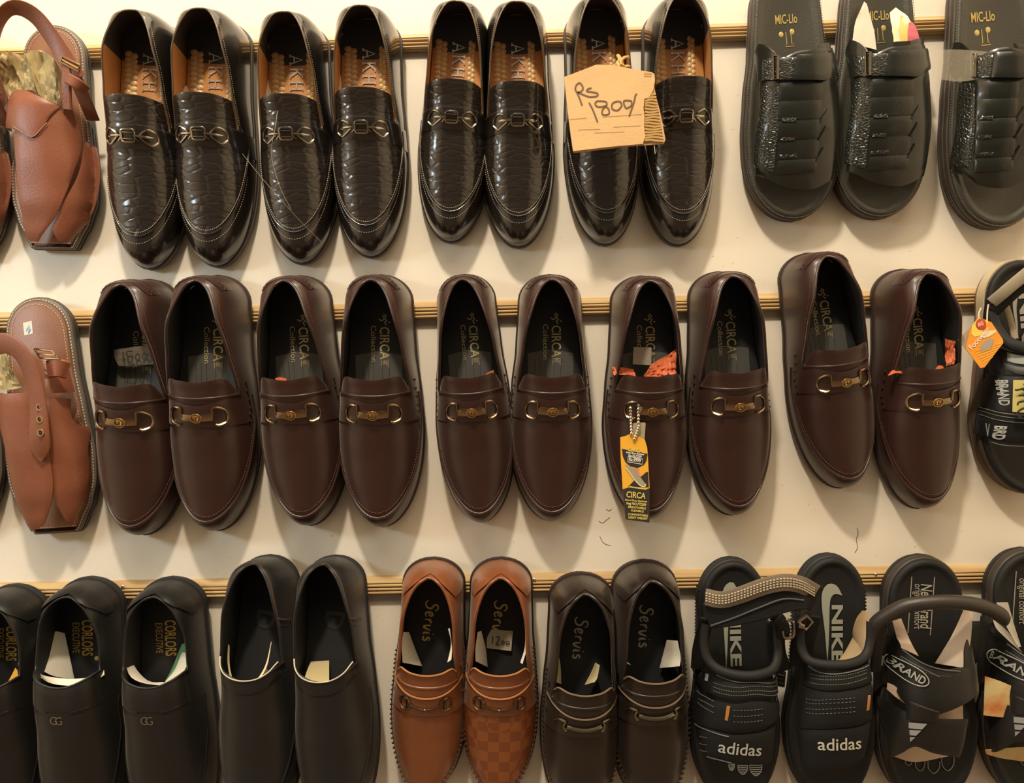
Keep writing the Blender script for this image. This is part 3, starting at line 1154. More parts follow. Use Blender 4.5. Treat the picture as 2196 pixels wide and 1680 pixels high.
    if kind == 'dark':
        mb.tube(drape(H, [(-.017, vb + .001), (-.006, vb + .003), (.006, vb + .003), (.017, vb)], .0046, 14), .0019, 6)
        for sg in (-1, 1):
            mb.tube(drape(H, [(sg * .0185, vb - .005), (sg * .0205, vb), (sg * .0185, vb + .006)], .0044, 8), .0016, 6)
            mb.tube(drape(H, [(sg * .0185, vb - .005), (sg * .025, vb - .006), (sg * .029, vb - .003)], .0044, 8), .0013, 6)
    else:
        for sg in (-1, 1):
            ring = [(sg * .0215 + .0055 * math.cos(a), vb - .001 + .0070 * math.sin(a)) for a in [math.radians(q) for q in range(0, 360, 30)]]
            mb.tube(drape(H, ring, .0040, 24, True), .0012, 6, True)
            mb.tube(drape(H, [(sg * .0215, vb - .008), (sg * .0205, vb), (sg * .0215, vb + .006)], .0042, 8), .0011, 5)
        mb.tube(drape(H, [(-.0165, vb), (-.008, vb + .0035), (0, vb + .0045), (.008, vb + .0035), (.0165, vb)], .0042, 16), .0011, 6)
        mb.ball(drape(H, [(0, vb + .0045), (0, vb + .0046)], .0042)[0], .0022, 8)
    mb.build('metal_bit', met, root)
    mb = MB()
    strokes(mb, SCRIPT, .0021, -.0060, .165 * L, Hi, .0110, 94, .0006, taper=True)
    mb.build('lettering', gold, root)
    return root, dict(la=la, wr=.066, wt=.005, t0=.026)

# ------------------------------------------------------------------ hang the closed shoes
SHOES = {}

def set_row(builder, spots, key, group, cat='shoe'):
    """first spot takes the built shoe, the others copies of it"""
    root, info = builder
    out = []
    for i, (top, tip, label, roll) in enumerate(spots):
        o = root if i == 0 else copy_tree(root)
        hang(o, top, tip, info['wr'], info['wt'], info['t0'], info['la'].L, roll=roll, lift=.008 if key == 'G' else .0145, toe_lift=.048 if key == 'G' else .003)
        if label.endswith('with a tiny orange scrap inside, middle row'):
            o.scale[0] *= 0.93                                   # a narrower size
        tag(o, label, cat, group)
        out.append(o)
    SHOES[key] = (out, info)
    return out

AK = 'glossy black crocodile loafer with tan insole'
set_row(croc_loafer(), [
    ((280, 10), (324, 577), AK + ' beside the brown strapped sandal', 0),
    ((427, 6), (468, 572), AK + ', second from the brown strapped sandal', 0),
    ((606, 12), (650, 566), AK + ', third from the brown strapped sandal', 0),
    ((772, -2), (797, 552), AK + ', fourth from the brown strapped sandal', 0),
    ((979, -14), (966, 520), AK + ', shorter one hanging highest at mid row', 0),
    ((1108, -12), (1112, 531), AK + ', just before the cardboard price sign', 0),
    ((1287, -24), (1298, 526), AK + ', partly hidden behind the cardboard price sign', 0),
    ((1468, -24), (1453, 527), AK + ', between cardboard sign and black slides', 0)], 'A', 'glossy crocodile loafers in the top row')

BR = 'brown leather driving loafer with metal bit'
set_row(brown_loafer(), [
    ((266, 606), (313, 1144), BR + ', holding a small handwritten card', 0),
    ((423, 597), (470, 1135), BR + ', second in the middle row from the strapped sandal', 0),
    ((610, 597), (668, 1124), BR + ', third in the middle row from the strapped sandal', 0),
    ((797, 595), (822, 1127), BR + ', fourth in the middle row from the strapped sandal', 0),
    ((991, 594), (1034, 1117), BR + ', with a tiny orange scrap inside, middle row', 0),
    ((1184, 594), (1181, 1114), BR + ', next before the one with the hanging tag', 0),
    ((1394, 597), (1384, 1111), BR + ' carrying a yellow hanging tag on a bead chain', 0),
    ((1571, 587), (1568, 1102), BR + ', next after the one with the yellow tag', 0),
    ((1774, 544), (1802, 1044), BR + ', hung higher than its row', 0),
    ((1991, 581), (1967, 1088), BR + ', beside the black sport sandal with orange tag', 0)], 'D', 'brown driving loafers in the middle row')

BK = 'matt black slip-on with gold insole lettering and heel tab'
set_row(black_loafer('tab'), [
    ((146, 1276), (202, 1800), BK + ', single wide paper sheet inside', 0),
    ((330, 1276), (388, 1800), BK + ', two-sided white and green paper inside', 0),
    ((-22, 1292), (30, 1800), 'matt black slip-on cut off by the picture edge, orange card inside', 0)], 'F', 'black slip-ons with heel tabs')
set_row(black_loafer('plain'), [
    ((541, 1230), (562, 1778), 'plain black slip-on with stitched heel counter, dark brown sheet inside', 0),
    ((691, 1231), (732, 1782), 'plain black slip-on with stitched heel counter, square cream card inside', 0)], 'G', 'plain black slip-ons')
set_row(sewn_loafer('tan'), [((922, 1234), (916, 1690), 'smooth tan brown moccasin with script lettering and cord stitching', 0)], 'H1', 'tan moccasins in the bottom row')
set_row(sewn_loafer('checked'), [((1074, 1234), (1070, 1691), 'tan moccasin with checked front and a small price card inside', 0)], 'H2', 'tan moccasins in the bottom row')
set_row(sewn_loafer('dark'), [
    ((1255, 1268), (1241, 1738), 'dark brown sewn moccasin hung lower, beside the tan checked one', 0),
    ((1397, 1240), (1394, 1716), 'dark brown sewn moccasin beside the black sport sandal', 0)], 'I', 'dark moccasins in the bottom row')

# ------------------------------------------------------------------ open sandals, each fitted on its own spot
def ray_local(root, px, py):
    """camera line through a photo point, in the local space of a shoe"""
    M = Matrix.LocRotScale(root.location, root.rotation_euler, root.scale).inverted()
    o = M @ Vector((0, -DIST, 0))
    q = M @ unproj(px, py, 0.0)
    return o, q - o

def spot(root, px, py, w):
    o, d = ray_local(root, px, py)
    k = (-w - o.y) / d.y
    p = o + d * k
    return (p.x, -p.z)

def on(root, H, px, py):
    w = 0.03
    for _ in range(10):
        x, v = spot(root, px, py, w)
        w = 0.5 * w + 0.5 * H(x, v)
    return spot(root, px, py, w)

class Fit:
    """measures photo points (given in a crop's own scale) on a hung shoe"""
    def __init__(s, root, last, ox, oy, k):
        s.root, s.la, s.ox, s.oy, s.k = root, last, ox, oy, k

    def px(s, x, y):
        return (s.ox + x / s.k, s.oy + y / s.k)

    def plan(s, pts, H=None, w=None):
        if w is not None:
            return [spot(s.root, *s.px(x, y), w) for x, y in pts]
        return [on(s.root, H or s.la.H, *s.px(x, y)) for x, y in pts]

    def at3(s, pts):
        """[(x, y, height)] to local points"""
        return [P(*spot(s.root, *s.px(x, y), w), w) for x, y, w in pts]

    def piece(s, name, material, e0, e1, H=None, nu=20, nv=8, off=.0016, th=.0022, crown=0.0, parent=None, ang=50):
        mb = MB()
        patch(mb, s.plan(e0, H), s.plan(e1, H), H or s.la.H, nu, nv, off, th, crown)
        return mb.build(name, material, parent or s.root, ang=ang)

    def line(s, name, material, pts, r, off=.0016, H=None, n=40, dash=None, kind=None, parent=None):
        mb = MB()
        H = H or s.la.H
        pa = drape(H, s.plan(pts, H), off, n)
        if dash:
            stitch(mb, pa, dash, .55, r)
        else:
            mb.tube(pa, r, 5)
        return mb.build(name, material, parent or s.root, kind=kind or ('stuff' if dash else None))

    def strap(s, name, material, pts, width, thick=.0024, n=30, wide=None, parent=None):
        mb = MB()
        pa = [Vector(p) for p in crom([tuple(p) for p in s.at3(pts)], n)]
        if wide is None:
            wd = []
            for i in range(len(pa)):
                t = (pa[min(i + 1, len(pa) - 1)] - pa[max(i - 1, 0)]).normalized()
                wd.append(t.cross(Vector((0, 1, 0))))
        elif isinstance(wide, list):
            wd = [Vector(q) for q in crom(wide, n)]
        else:
            wd = wide
        mb.ribbon(pa, wd, thick, width)
        return mb.build(name, material, parent or s.root, ang=40)

def sheet(mb, A, B, n=14, m=6, th=.0004, wob=0.0, seed=1):
    """thin bent sheet between two 3-D edges"""
    a, b = crom([tuple(p) for p in A], n), crom([tuple(p) for p in B], n)
    rr = random.Random(seed)
    rows, low = [], []
    for j in range(m + 1):
        k = j / m
        r, l = [], []
        for i in range(n + 1):
            p = Vector(a[i]).lerp(Vector(b[i]), k)
            p.y += wob * (rr.random() - .5)
            r.append(p)
            l.append(p + Vector((0, th, 0)))
        rows.append(r)
        low.append(l)
    mb.slab(rows, low)

TANHIDE = mat('chestnut_hide', (0.215, 0.070, 0.034), 0.42, grain=0.35, gscale=450, vary=0.22, vscale=35)
TANSOLE = mat('brown_insole_hide', (0.235, 0.105, 0.058), 0.42, grain=0.3, gscale=450, vary=0.18)
DARKSOLE = mat('black_brown_sole', (0.030, 0.024, 0.020), 0.5)
WELT = mat('grey_brown_welt', (0.13, 0.095, 0.070), 0.5)
CREAMTHR = mat('cream_thread', (0.62, 0.52, 0.36), 0.6)
BRASS = mat('worn_brass', (0.62, 0.44, 0.24), 0.28, 1.0)
PAPER_OLIVE = mat('olive_cream_paper', (0.44, 0.34, 0.16), 0.7, vary=0.3, vscale=25)
PAPER_WHITE = mat('white_paper', (0.72, 0.66, 0.54), 0.7, vary=0.1, vscale=30)
PAPER_BEIGE = mat('beige_paper', (0.60, 0.47, 0.36), 0.7, vary=0.1, vscale=30)

def chappal_last(L, bend=0.0):
    base = [(0, .72), (.12, .72), (.3, .76), (.5, .88), (.66, 1.0), (.78, .97), (.88, .82), (.95, .63), (.99, .53), (1, .48)]
    sp = [(0, .0), (.25, .030), (.4, .046), (.6, .042), (.8, .034), (.93, .024), (1, .016)]
    return Last(L, .104, base, heel_to=.15, spine=sp, ts=.021, p=2.6, heel_cap=0, toe_cap=0, flat_toe=True, bend=bend)

def chappal_base(name, top, tip):
    root = empty(name)
    L = .272
    la = chappal_last(L)
    hang(root, top, tip, .021, .018, 0.0, L)
    loop = la.outline()
    mb = MB()
    layers(mb, loop, [(0, -.004), (.001, -.001), (.006, .0005), (.0065, -.0008), (.0078, -.0008), (.0083, .0008), (.0135, .0012), (.014, .0002), (.0148, -.002)])
    mb.build('outsole', DARKSOLE, root)
    mb = MB()
    layers(mb, loop, [(.0142, -.002), (.0148, .0004), (.0185, .0006), (.0198, -.0006), (.0202, -.004)])
    mb.build('welt', WELT, root)
    mb = MB()
    layers(mb, offset(loop, -.0042), [(.0195, 0), (.0216, -.0006), (.0222, -.002)])
    mb.build('insole', TANSOLE, root)
    mb = MB()
    for d, q in ((-.0022, .0202), (-.0075, .0224)):
        lp = offset(loop, d)
        stitch(mb, [P(x, v, q) for x, v in lp + lp[:1]], .0036, .62, .0006 if d > -.005 else .00035, 5)
    mb.build('welt_stitching', CREAMTHR, root, kind='stuff')
    return root, la

def buckle(f, name, pts, r=.0013):
    mb = MB()
    pa = f.at3(pts)
    mb.tube(pa + [pa[0]], r, 6)
    mb.tube([pa[0].lerp(pa[3], .5) + Vector((0, -.001, 0)), pa[1].lerp(pa[2], .5) + Vector((0, -.0015, 0))], r * .8, 6)
    return mb.build(name, BRASS, f.root)

# top-row chappal
def chappal_a(top, tip, dx, dy, label):
    root, la = chappal_base('strapped_sandal', top, tip)
    f = Fit(root, la, dx, dy, 2.8)
    f.piece('vamp_panel', TANHIDE, [(515, 850), (470, 1050), (350, 1300), (318, 1375), (350, 1448)], [(580, 890), (602, 1000), (596, 1130), (552, 1290), (432, 1440)], off=.0012)
    f.piece('vamp_panel', TANHIDE, [(92, 800), (103, 980), (118, 1150), (142, 1310), (172, 1446)], [(440, 660), (492, 840), (462, 1000), (360, 1260), (235, 1455)], off=.0038, nv=12)
    f.piece('flap', TANHIDE, [(40, 650), (130, 548), (240, 582), (362, 640)], [(60, 790), (150, 800), (222, 826), (372, 655)], off=.0062)
    f.line('flap_edge', mat('pale_hide_edge', (0.33, 0.17, 0.10), 0.5), [(100, 770), (160, 805), (222, 826), (300, 745)], .0006, .0064)
    f.strap('side_strap', TANHIDE, [(560, 722, .022), (530, 650, .034), (480, 530, .050), (435, 420, .062)], .016)
    f.strap('keeper_strap', TANHIDE, [(405, 655, .060), (400, 540, .066), (402, 430, .070), (400, 360, .070)], .011, .005)
    f.strap('keeper_loop', TANHIDE, [(405, 470, .072), (460, 500, .071), (520, 545, .060)], .013, .0045)
    # long strap looping over the heel
    f.strap('ankle_strap', TANHIDE, [(470, 470, .068), (400, 360, .072), (300, 205, .078), (205, 92, .085), (100, 45, .092), (20, 90, .092), (-25, 240, .075), (-20, 420, .055), (30, 620, .045)],
            .020, .0026, 50, [(1, -.1, .5), (.8, -.1, .6), (.8, -.2, .6), (.75, -.3, .6), (.5, -.6, .6), (.3, -.8, .1), (.5, -.8, .1), (.6, -.6, 0), (.6, -.4, 0)])
    buckle(f, 'buckle', [(372, 338, .074), (480, 392, .073), (470, 430, .073), (365, 372, .074)])
    tag(root, label, 'sandal', 'brown strapped sandals')
    return root, la, f

ra_, la_, f_ = chappal_a((114, 51), (114, 534), 0, 0, 'brown leather strapped sandal with squared toe, top row')
mb = MB()
for k, (a, b) in enumerate((([(10, 310), (60, 330), (120, 400), (150, 520)], [(-30, 420), (20, 520), (60, 600), (110, 640)]),
                            ([(45, 305), (130, 330), (200, 300), (290, 330)], [(140, 545), (170, 540), (200, 545), (240, 575)]),
                            ([(150, 320), (240, 300), (320, 350), (365, 430)], [(235, 570), (280, 600), (330, 620), (362, 635)]))):
    w0, w1 = (.050, .055, .062)[k], .050
    sheet(mb, f_.at3([(x, y, w0 + .008 * math.sin(3.1 * i + k)) for i, (x, y) in enumerate(a)]), f_.at3([(x, y, w1) for x, y in b]), 16, 10, .0006, .004, k)
loose('paper_stuffing', mb, PAPER_OLIVE, ra_, 'crumpled olive cream paper in the top strapped sandal', 'paper', 'paper stuffed into the shoes', ang=25)
chappal_a((-76, 62), (-76, 552), -190, 12, 'brown strapped sandal in the top row, mostly cut off by the picture edge')

# middle-row chappal with its strap hanging open
def chappal_b(top, tip, dx, dy, label, full=True):
    root, la = chappal_base('strapped_sandal', top, tip)
    f = Fit(root, la, dx, dy, 2.709)
    g = Fit(root, la, dx, dy + 60, 4.667)
    f.piece('vamp_panel', TANHIDE, [(290, 790), (285, 1000), (300, 1250), (325, 1400), (385, 1512)], [(412, 800), (420, 930), (508, 1000), (512, 1290), (440, 1512)], off=.0012)
    f.piece('vamp_panel', TANHIDE, [(-30, 770), (20, 1000), (70, 1250), (120, 1430), (190, 1570)], [(170, 765), (262, 1000), (310, 1220), (310, 1380), (262, 1535)], off=.0040, nv=12)
    g.piece('side_strap', TANHIDE, [(440, 700), (470, 860), (490, 1040)], [(690, 740), (730, 880), (795, 1030)], off=.006, nu=10)
    g.strap('keeper_loop', TANHIDE, [(490, 800, .068), (580, 790, .071), (680, 810, .064)], .020, .006)
    g.strap('ankle_strap', TANHIDE, [(-60, 560, .070), (60, 545, .076), (190, 620, .080), (290, 780, .080), (345, 960, .078), (385, 1200, .076), (398, 1440, .073), (405, 1640, .068), (412, 1720, .066)],
            [.023] * 27 + [.021, .018, .012, .004], .0026, 30, [(.0, -.3, 1), (.2, -.3, 1), (.6, -.3, .6), (.9, -.2, .3), (1, -.1, .2), (1, 0, .1), (1, 0, .05), (1, 0, 0), (1, 0, 0)])
    for x, y, w in ((395, 1185, .0775), (400, 1305, .0763), (408, 1440, .0748)):
        mb = MB()
        c = g.at3([(x, y, w)])[0]
        mb.tube([c + Vector((.0030 * math.cos(a * .5236), -.0003, .0034 * math.sin(a * .5236))) for a in range(12)], .0009, 6, True)
        mb.build('eyelet', BRASS, root)
        mb = MB()
        mb.ball(c, .0022, 10, sy=.25)
        mb.build('strap_hole', mat('hole_dark', (0.02, 0.012, 0.01), 0.8), root)
    buckle(g, 'buckle', [(345, 600, .072), (520, 618, .073), (600, 700, .073), (400, 690, .074)])
    tag(root, label, 'sandal', 'brown strapped sandals')
    return root, la, g

rb_, lb_, g_ = chappal_b((76, 637), (124, 1142), 0, 560, 'brown leather strapped sandal with loose punched strap, middle row')
mb = MB()
mb.prism(spot_ := [spot(rb_, *g_.px(x, y), .0222) for x, y in ((232, 340), (320, 318), (330, 448), (246, 465))], .0222, .0226)
st = loose('size_sticker', mb, PAPER_WHITE, rb_, 'small white sticker with blue tick on brown insole', 'sticker')
mb = MB()
strokes(mb, [[(0, .5), (.35, 1.2)], [(.6, 1.6), (.55, .6), (.4, 0), (.9, .9)]], .0011, spot_[0][0] + .003, spot_[0][1] + .0125, lambda x, v: .0226, .0056, 0, .0002)
mb.build('pen_mark', mat('blue_ink', (0.10, 0.32, 0.55), 0.5), st)
mb = MB()
sheet(mb, g_.at3([(-60, 560, .045), (20, 600, .058), (70, 680, .060), (130, 820, .056)]), g_.at3([(-60, 900, .050), (0, 1000, .054), (90, 1010, .055), (215, 990, .054)]), 14, 10, .0006, .003, 5)
loose('paper_stuffing', mb, PAPER_OLIVE, rb_, 'crumpled olive paper in the loose-strapped middle sandal', 'paper', 'paper stuffed into the shoes', ang=25)
chappal_b((-122, 640), (-75, 1120), -197, 555, 'brown strapped sandal in the middle row, mostly cut off by the picture edge')

# ---- generic padded footbed sandal
def sandal_base(name, top, tip, L, W, th, rim, sole_mat, bed_mat, side=None, spine=None, toe_from=.70, base=None, mid=None, lift=.0145):
    root = empty(name)
    sp = spine or [(0, .0), (.2, .03), (.35, .052), (.5, .052), (.65, .046), (.8, .036), (.92, .022), (1, .010)]
    la = Last(L, W, base or [(0, .74), (.15, .74), (.35, .77), (.5, .86), (.66, 1.0), (1, 1.0)], heel_to=.17, toe_from=toe_from, toe_pow=2.2, toe_root=2.0, spine=sp, ts=th, p=2.8, heel_cap=0, toe_cap=0)
    hang(root, top, tip, th, th * .6, 0.0, L, lift=lift)
    loop = la.outline()
    mb = MB()
    h = th
    layers(mb, loop, [(0, -.004), (.001, -.001), (h * .28, .0012), (h * .30, .0), (h * .36, .0), (h * .38, .0012), (h * .46, .0014)])
    mb.build('outsole', sole_mat, root)
    mb = MB()
    layers(mb, loop, [(h * .45, .0), (h * .47, .0010), (h * .62, .0013), (h * .64, .0002), (h * .69, .0002), (h * .71, .0012), (h * .88, .0008), (h * .93, -.0006), (h * .93, -.004)])
    mb.build('midsole', side or sole_mat, root)
    mb = MB()
    layers(mb, offset(loop, -.0006), [(h * .9, -.0006), (h * .97, 0), (h + rim * .5, -.0012), (h + rim * .85, -.003), (h + rim, -.0048), (h + rim * .8, -.0072), (h + rim * .3, -.0095), (h, -.0125)])
    mb.build('footbed', bed_mat, root)
    return root, la

BLK = mat('black_matt_leather', (0.016, 0.0145, 0.013), 0.5)
RUB = mat('black_rubber', (0.012, 0.012, 0.012), 0.6)
SLIDEHIDE = croc('black_woven_croc_hide', (0.014, 0.015, 0.011), (260, 260, 330), 0.26, 0.6, 0.0009, 0.3)
SLIDE = mat('black_gloss_hide', (0.012, 0.013, 0.010), 0.27, coat=0.3, coatr=0.12, grain=0.2, gscale=300)
SLIDESOLE = mat('brown_black_sole', (0.045, 0.033, 0.024), 0.45)
SLIDEBED = mat('olive_black_footbed', (0.045, 0.042, 0.032), 0.38, grain=0.35, gscale=500)
GOLDP = mat('slide_gold_print', (0.55, 0.42, 0.14), 0.35, 0.5)

def slide(top, tip, dx, dy, label):
    root, la = sandal_base('leather_slide', top, tip, .300, .112, .026, .0035, SLIDESOLE, SLIDEBED,
                           spine=[(0, 0), (.2, .035), (.33, .050), (.5, .050), (.65, .044), (.8, .032), (.92, .02), (1, .01)], toe_from=.72,
                           base=[(0, .70), (.15, .72), (.35, .80), (.5, .92), (.66, 1.0), (1, 1.0)])
    f = Fit(root, la, dx, dy, 2.8)
    L = la.L
    mb = MB()
    lp = offset(la.outline(), -.0008)
    stitch(mb, [P(x, v, .0283) for x, v in lp + lp[:1]], .0030, .55, .0004)
    mb.build('welt_stitching', mat('grey_thread', (0.16, 0.14, 0.11), 0.5), root, kind='stuff')
    f.piece('side_tab', SLIDE, [(185, 262), (160, 340), (185, 490)], [(245, 280), (300, 340), (330, 500)], off=.0004, th=.0016, nu=12)
    f.piece('side_tab', SLIDE, [(545, 270), (560, 330), (590, 420)], [(630, 285), (650, 350), (655, 430)], off=.0004, th=.0016, nu=10)
    # body of the vamp
    f.piece('vamp', SLIDE, [(195, 480), (330, 470), (500, 460), (648, 470)], [(165, 1050), (330, 1120), (500, 1140), (628, 1080)], off=.0018, th=.0030, nu=28, nv=16)
    # woven bands, one above the other
    for k, y in enumerate((500, 610, 728, 848, 962)):
        y2 = y + (118 if k < 4 else 90)
        f.piece('woven_band', SLIDE, [(300, y + 6), (400, y), (500, y - 4), (570 - 8 * k, y - 6)], [(300 - 3 * k, y2), (400, y2 - 8), (490, y2 - 12), (560 - 8 * k, y2 - 14)], off=.0030 + .0002 * (k % 2), th=.0016, nu=18, nv=5, crown=.0008)
    f.piece('woven_edge', SLIDEHIDE, [(205, 520), (185, 700), (160, 860), (150, 1010)], [(300, 520), (300, 700), (290, 880), (270, 1040)], off=.0034, th=.0016, nu=22, nv=6)
    for k, (x, y) in enumerate(((572, 700), (565, 805), (548, 935))):
        f.piece('slanted_lace', SLIDE, [(x - 30, y + 40), (x + 22, y - 48)], [(x - 14, y + 45), (x + 38, y - 40)], off=.0042, th=.0016, nu=8, nv=3)
    f.piece('lace_strip', SLIDEHIDE, [(320, 715), (405, 712)], [(320, 738), (405, 735)], off=.0046, th=.001, nu=10, nv=2)
    f.piece('lace_strip', SLIDEHIDE, [(312, 832), (395, 828)], [(312, 852), (395, 850)], off=.0046, th=.001, nu=10, nv=2)
    f.piece('lace_strip', SLIDEHIDE, [(300, 935), (410, 930)], [(300, 955), (410, 950)], off=.0046, th=.001, nu=10, nv=2)
    # instep strap
    f.piece('inner_flap', SLIDE, [(340, 350), (420, 310), (520, 298), (650, 335)], [(345, 420), (430, 400), (520, 390), (650, 400)], off=.0022, th=.002, nu=18)
    f.piece('instep_strap', SLIDEHIDE, [(205, 368), (280, 355), (340, 352), (420, 350)], [(200, 492), (280, 488), (340, 486), (420, 486)], off=.0056, th=.0024, nu=16)
    f.piece('strap_flap', SLIDE, [(405, 340), (500, 334), (595, 332), (640, 350)], [(380, 490), (500, 490), (600, 485), (655, 440)], off=.0080, th=.0026, nu=18)
    mb = MB()
    pa = [P(*q, la.H(*q) + .0085) for q in f.plan([(262, 352), (290, 352), (288, 490), (264, 490)])]
    mb.tube(pa + pa[:1], .0016, 6)
    mb.build('buckle', mat('black_nickel', (0.12, 0.11, 0.09), 0.2, 1.0), root)
    # gold print on the footbed
    Hi = lambda x, v: .026
    (gx, gv), = f.plan([(288, 148)], w=.026)
    mb = MB()
    letter(mb, 'MIC-LIo', gx, gv, Hi, .0155, -2, bold=.012, length=.026)
    mb.build('lettering', GOLDP, root)
    mb = MB()
    c = f.plan([(365, 230), (322, 208), (388, 190)], w=.026)
    sp_ = .0016
    strokes(mb, [[(-.35, 1), (-.3, -.9), (-.6, -1.3), (.9, -1.3), (.5, -.9), (.4, 1)]], .0008, c[0][0], c[0][1], Hi, .0075, -2, .0006, smooth=False)
    for q in c[1:]:
        mb.ball(P(*q, .0261), .0028, 8, sy=.1, sz=1.2)
    mb.build('print_mark', GOLDP, root)
    tag(root, label, 'slide', 'black leather slides in the top row')
    return root, la, f

rc1, lc1, fc1 = slide((1684, -78), (1698, 472), 1560, 0, 'black leather slide with woven front and bare footbed')
rc2, lc2, fc2 = slide((1884, -86), (1880, 468), 1560 + 196, -8, 'black leather slide with white paper and printed wrapper inside')
rc3, lc3, fc3 = slide((2122, -100), (2135, 490), 1560 + 420, -4, 'black leather slide cut off by the picture edge, clear tape on its side')
fz = Fit(rc2, lc2, 1560, 0, 2.8)
mb = MB()
sheet(mb, fz.at3([(822, 10, .034), (770, 130, .034), (750, 260, .034)]), fz.at3([(836, 20, .034), (880, 180, .032), (895, 300, .032)]), 10, 6, .0006, .001, 2)
loose('paper_slip', mb, PAPER_WHITE, rc2, 'white folded paper slip in the middle black slide', 'paper', 'paper stuffed into the shoes')
mb = MB()
sheet(mb, fz.at3([(975, 75, .036), (985, 150, .046), (1000, 250, .050)]), fz.at3([(1010, 45, .036), (1090, 110, .050), (1160, 245, .052)]), 10, 8, .0006, .0015, 3)
wr_ = loose('sweet_wrapper', mb, mat('cream_wrapper', (0.78, 0.62, 0.40), 0.35), rc2, 'cream and pink printed wrapper in the middle black slide', 'wrapper')
mb = MB()
sheet(mb, fz.at3([(1090, 135, .0515), (1085, 190, .0525), (1085, 245, .0530)]), fz.at3([(1115, 135, .0520), (1140, 180, .0535), (1155, 243, .0540)]), 8, 4, .0005, .001, 3)
mb.build('pink_print', mat('pink_print', (0.55, 0.13, 0.16), 0.35), wr_)
mb = MB()
sheet(mb, fz.at3([(1040, 92, .0465), (1035, 170, .050), (1040, 248, .0525)]), fz.at3([(1062, 95, .0475), (1078, 170, .0515), (1082, 246, .0530)]), 8, 4, .0005, .001, 3)
mb.build('yellow_print', mat('yellow_print', (0.75, 0.46, 0.12), 0.35), wr_)
mb = MB()
f3 = Fit(rc3, lc3, 1560, 0, 2.8)
sheet(mb, f3.at3([(1225, 300, .044), (1400, 298, .056), (1560, 310, .064)]), f3.at3([(1230, 470, .046), (1390, 490, .058), (1540, 470, .066)]), 10, 4, .0003, .0006, 4)
loose('clear_tape', mb, sheer('clear_tape_film', (0.55, 0.48, 0.36), 0.16), rc3, 'strip of clear tape across the cut-off black slide', 'tape')

# ---- sport sandals, bottom row
GREYP = mat('grey_green_print', (0.30, 0.31, 0.25), 0.45)
SILP = mat('pale_grey_print', (0.50, 0.50, 0.48), 0.45)
DOTS = mat('grey_dotted_thread', (0.17, 0.17, 0.16), 0.6)
FELT = mat('black_webbing', (0.0075, 0.0075, 0.0075), 0.75, spec=0.3, grain=0.6, gscale=900)
FOAM = mat('charcoal_foam', (0.010, 0.010, 0.010), 0.65, spec=0.35)

def swoosh(mb, root, f, pts_out, pts_in, w):
    a, b = crom(f.plan(pts_out, w=w), 24), crom(f.plan(pts_in, w=w), 24)
    mb.grid([[P(*p, w + .0006), P(*q, w + .0006)] for p, q in zip(a, b)])

def ridges(mb, la, th, t0, t1, n, side):
    for k in range(n):
        t = t0 + (t1 - t0) * k / (n - 1)
        x, v = la.p_(side, t)
        mb.tube([P(x + side * .0008, v, .003), P(x + side * .0016, v, th * .85)], .0013, 5)

def sport(top, tip, f0, second, label):
    root, la = sandal_base('sport_sandal', top, tip, .292, .104, .024, .004, RUB, FOAM, toe_from=.66, spine=[(0, 0), (.2, .02), (.35, .045), (.5, .052), (.65, .048), (.8, .040), (.92, .026), (1, .012)])
    f = Fit(root, la, *f0)
    mb = MB()
    for sd in (-1, 1):
        ridges(mb, la, .024, .12, .46, 26, sd)
    mb.build('sole_ridges', RUB, root, kind='stuff')
    W = .0245
    # footbed mark and word
    mb = MB()
    if not second:
        swoosh(mb, root, f, [(425, 340), (390, 285), (340, 310), (318, 380), (322, 520), (335, 700), (345, 880)], [(425, 345), (405, 350), (385, 400), (368, 480), (360, 600), (355, 740), (347, 884)], W)
        bx, bv = f.plan([(372, 470)], w=W)[0]
    else:
        swoosh(mb, root, f, [(1150, 378), (1110, 310), (1050, 300), (1010, 360), (1010, 470), (1030, 640), (1046, 840)], [(1150, 380), (1100, 368), (1070, 400), (1062, 470), (1060, 580), (1056, 700), (1048, 842)], W)
        bx, bv = f.plan([(1080, 445)], w=W)[0]
    mb.build('footbed_mark', GREYP, root)
    mb = MB()
    letter(mb, 'NIKE', bx, bv, lambda x, v: W, .019, 90, .0008, bold=.035, length=.068, sy=.9)
    mb.build('lettering', GREYP, root)
    return root, la, f

J1, l1, j1 = sport((1571, 1200), (1577, 1722), (1450, 1160, 3.231), False, '')
tag(J1, 'black sport sandal with grey woven ankle strap across its footbed', 'sandal', 'black sport sandals')
# foot straps of the first
j1.piece('front_strap', FELT, [(125, 1255), (250, 1310), (400, 1345), (560, 1330), (690, 1270)], [(205, 1490), (300, 1515), (420, 1540), (560, 1560), (660, 1530)], off=.0018, th=.004, nu=28, nv=10)
j1.piece('middle_strap', FELT, [(130, 1040), (280, 1110), (420, 1130), (580, 1110), (700, 1060)], [(120, 1240), (260, 1300), (400, 1330), (560, 1315), (690, 1250)], off=.0030, th=.004, nu=28, nv=8, crown=.001)
j1.piece('instep_strap', FELT, [(125, 870), (240, 925), (420, 970), (600, 965), (755, 905)], [(145, 980), (260, 1060), (420, 1095), (580, 1080), (745, 1010)], off=.0050, th=.004, nu=28, nv=6)
for k, y in enumerate((1005, 1035, 1062)):
    j1.line('strap_dots', DOTS, [(250, y - 35), (420, y), (580, y - 8), (735, y - 55)], .0004, .0056, dash=.0026)
for k, y in enumerate((1045, 1085, 1125)):
    j1.line('strap_dots', DOTS, [(140, y - 15), (200, y + 28), (260, y + 60)], .0005, .0040, dash=.0028)
for k, y in enumerate((1165, 1205, 1245)):
    j1.line('strap_dots', DOTS, [(390, y), (480, y + 2), (600, y - 12)], .00035, .0042, dash=.0034)
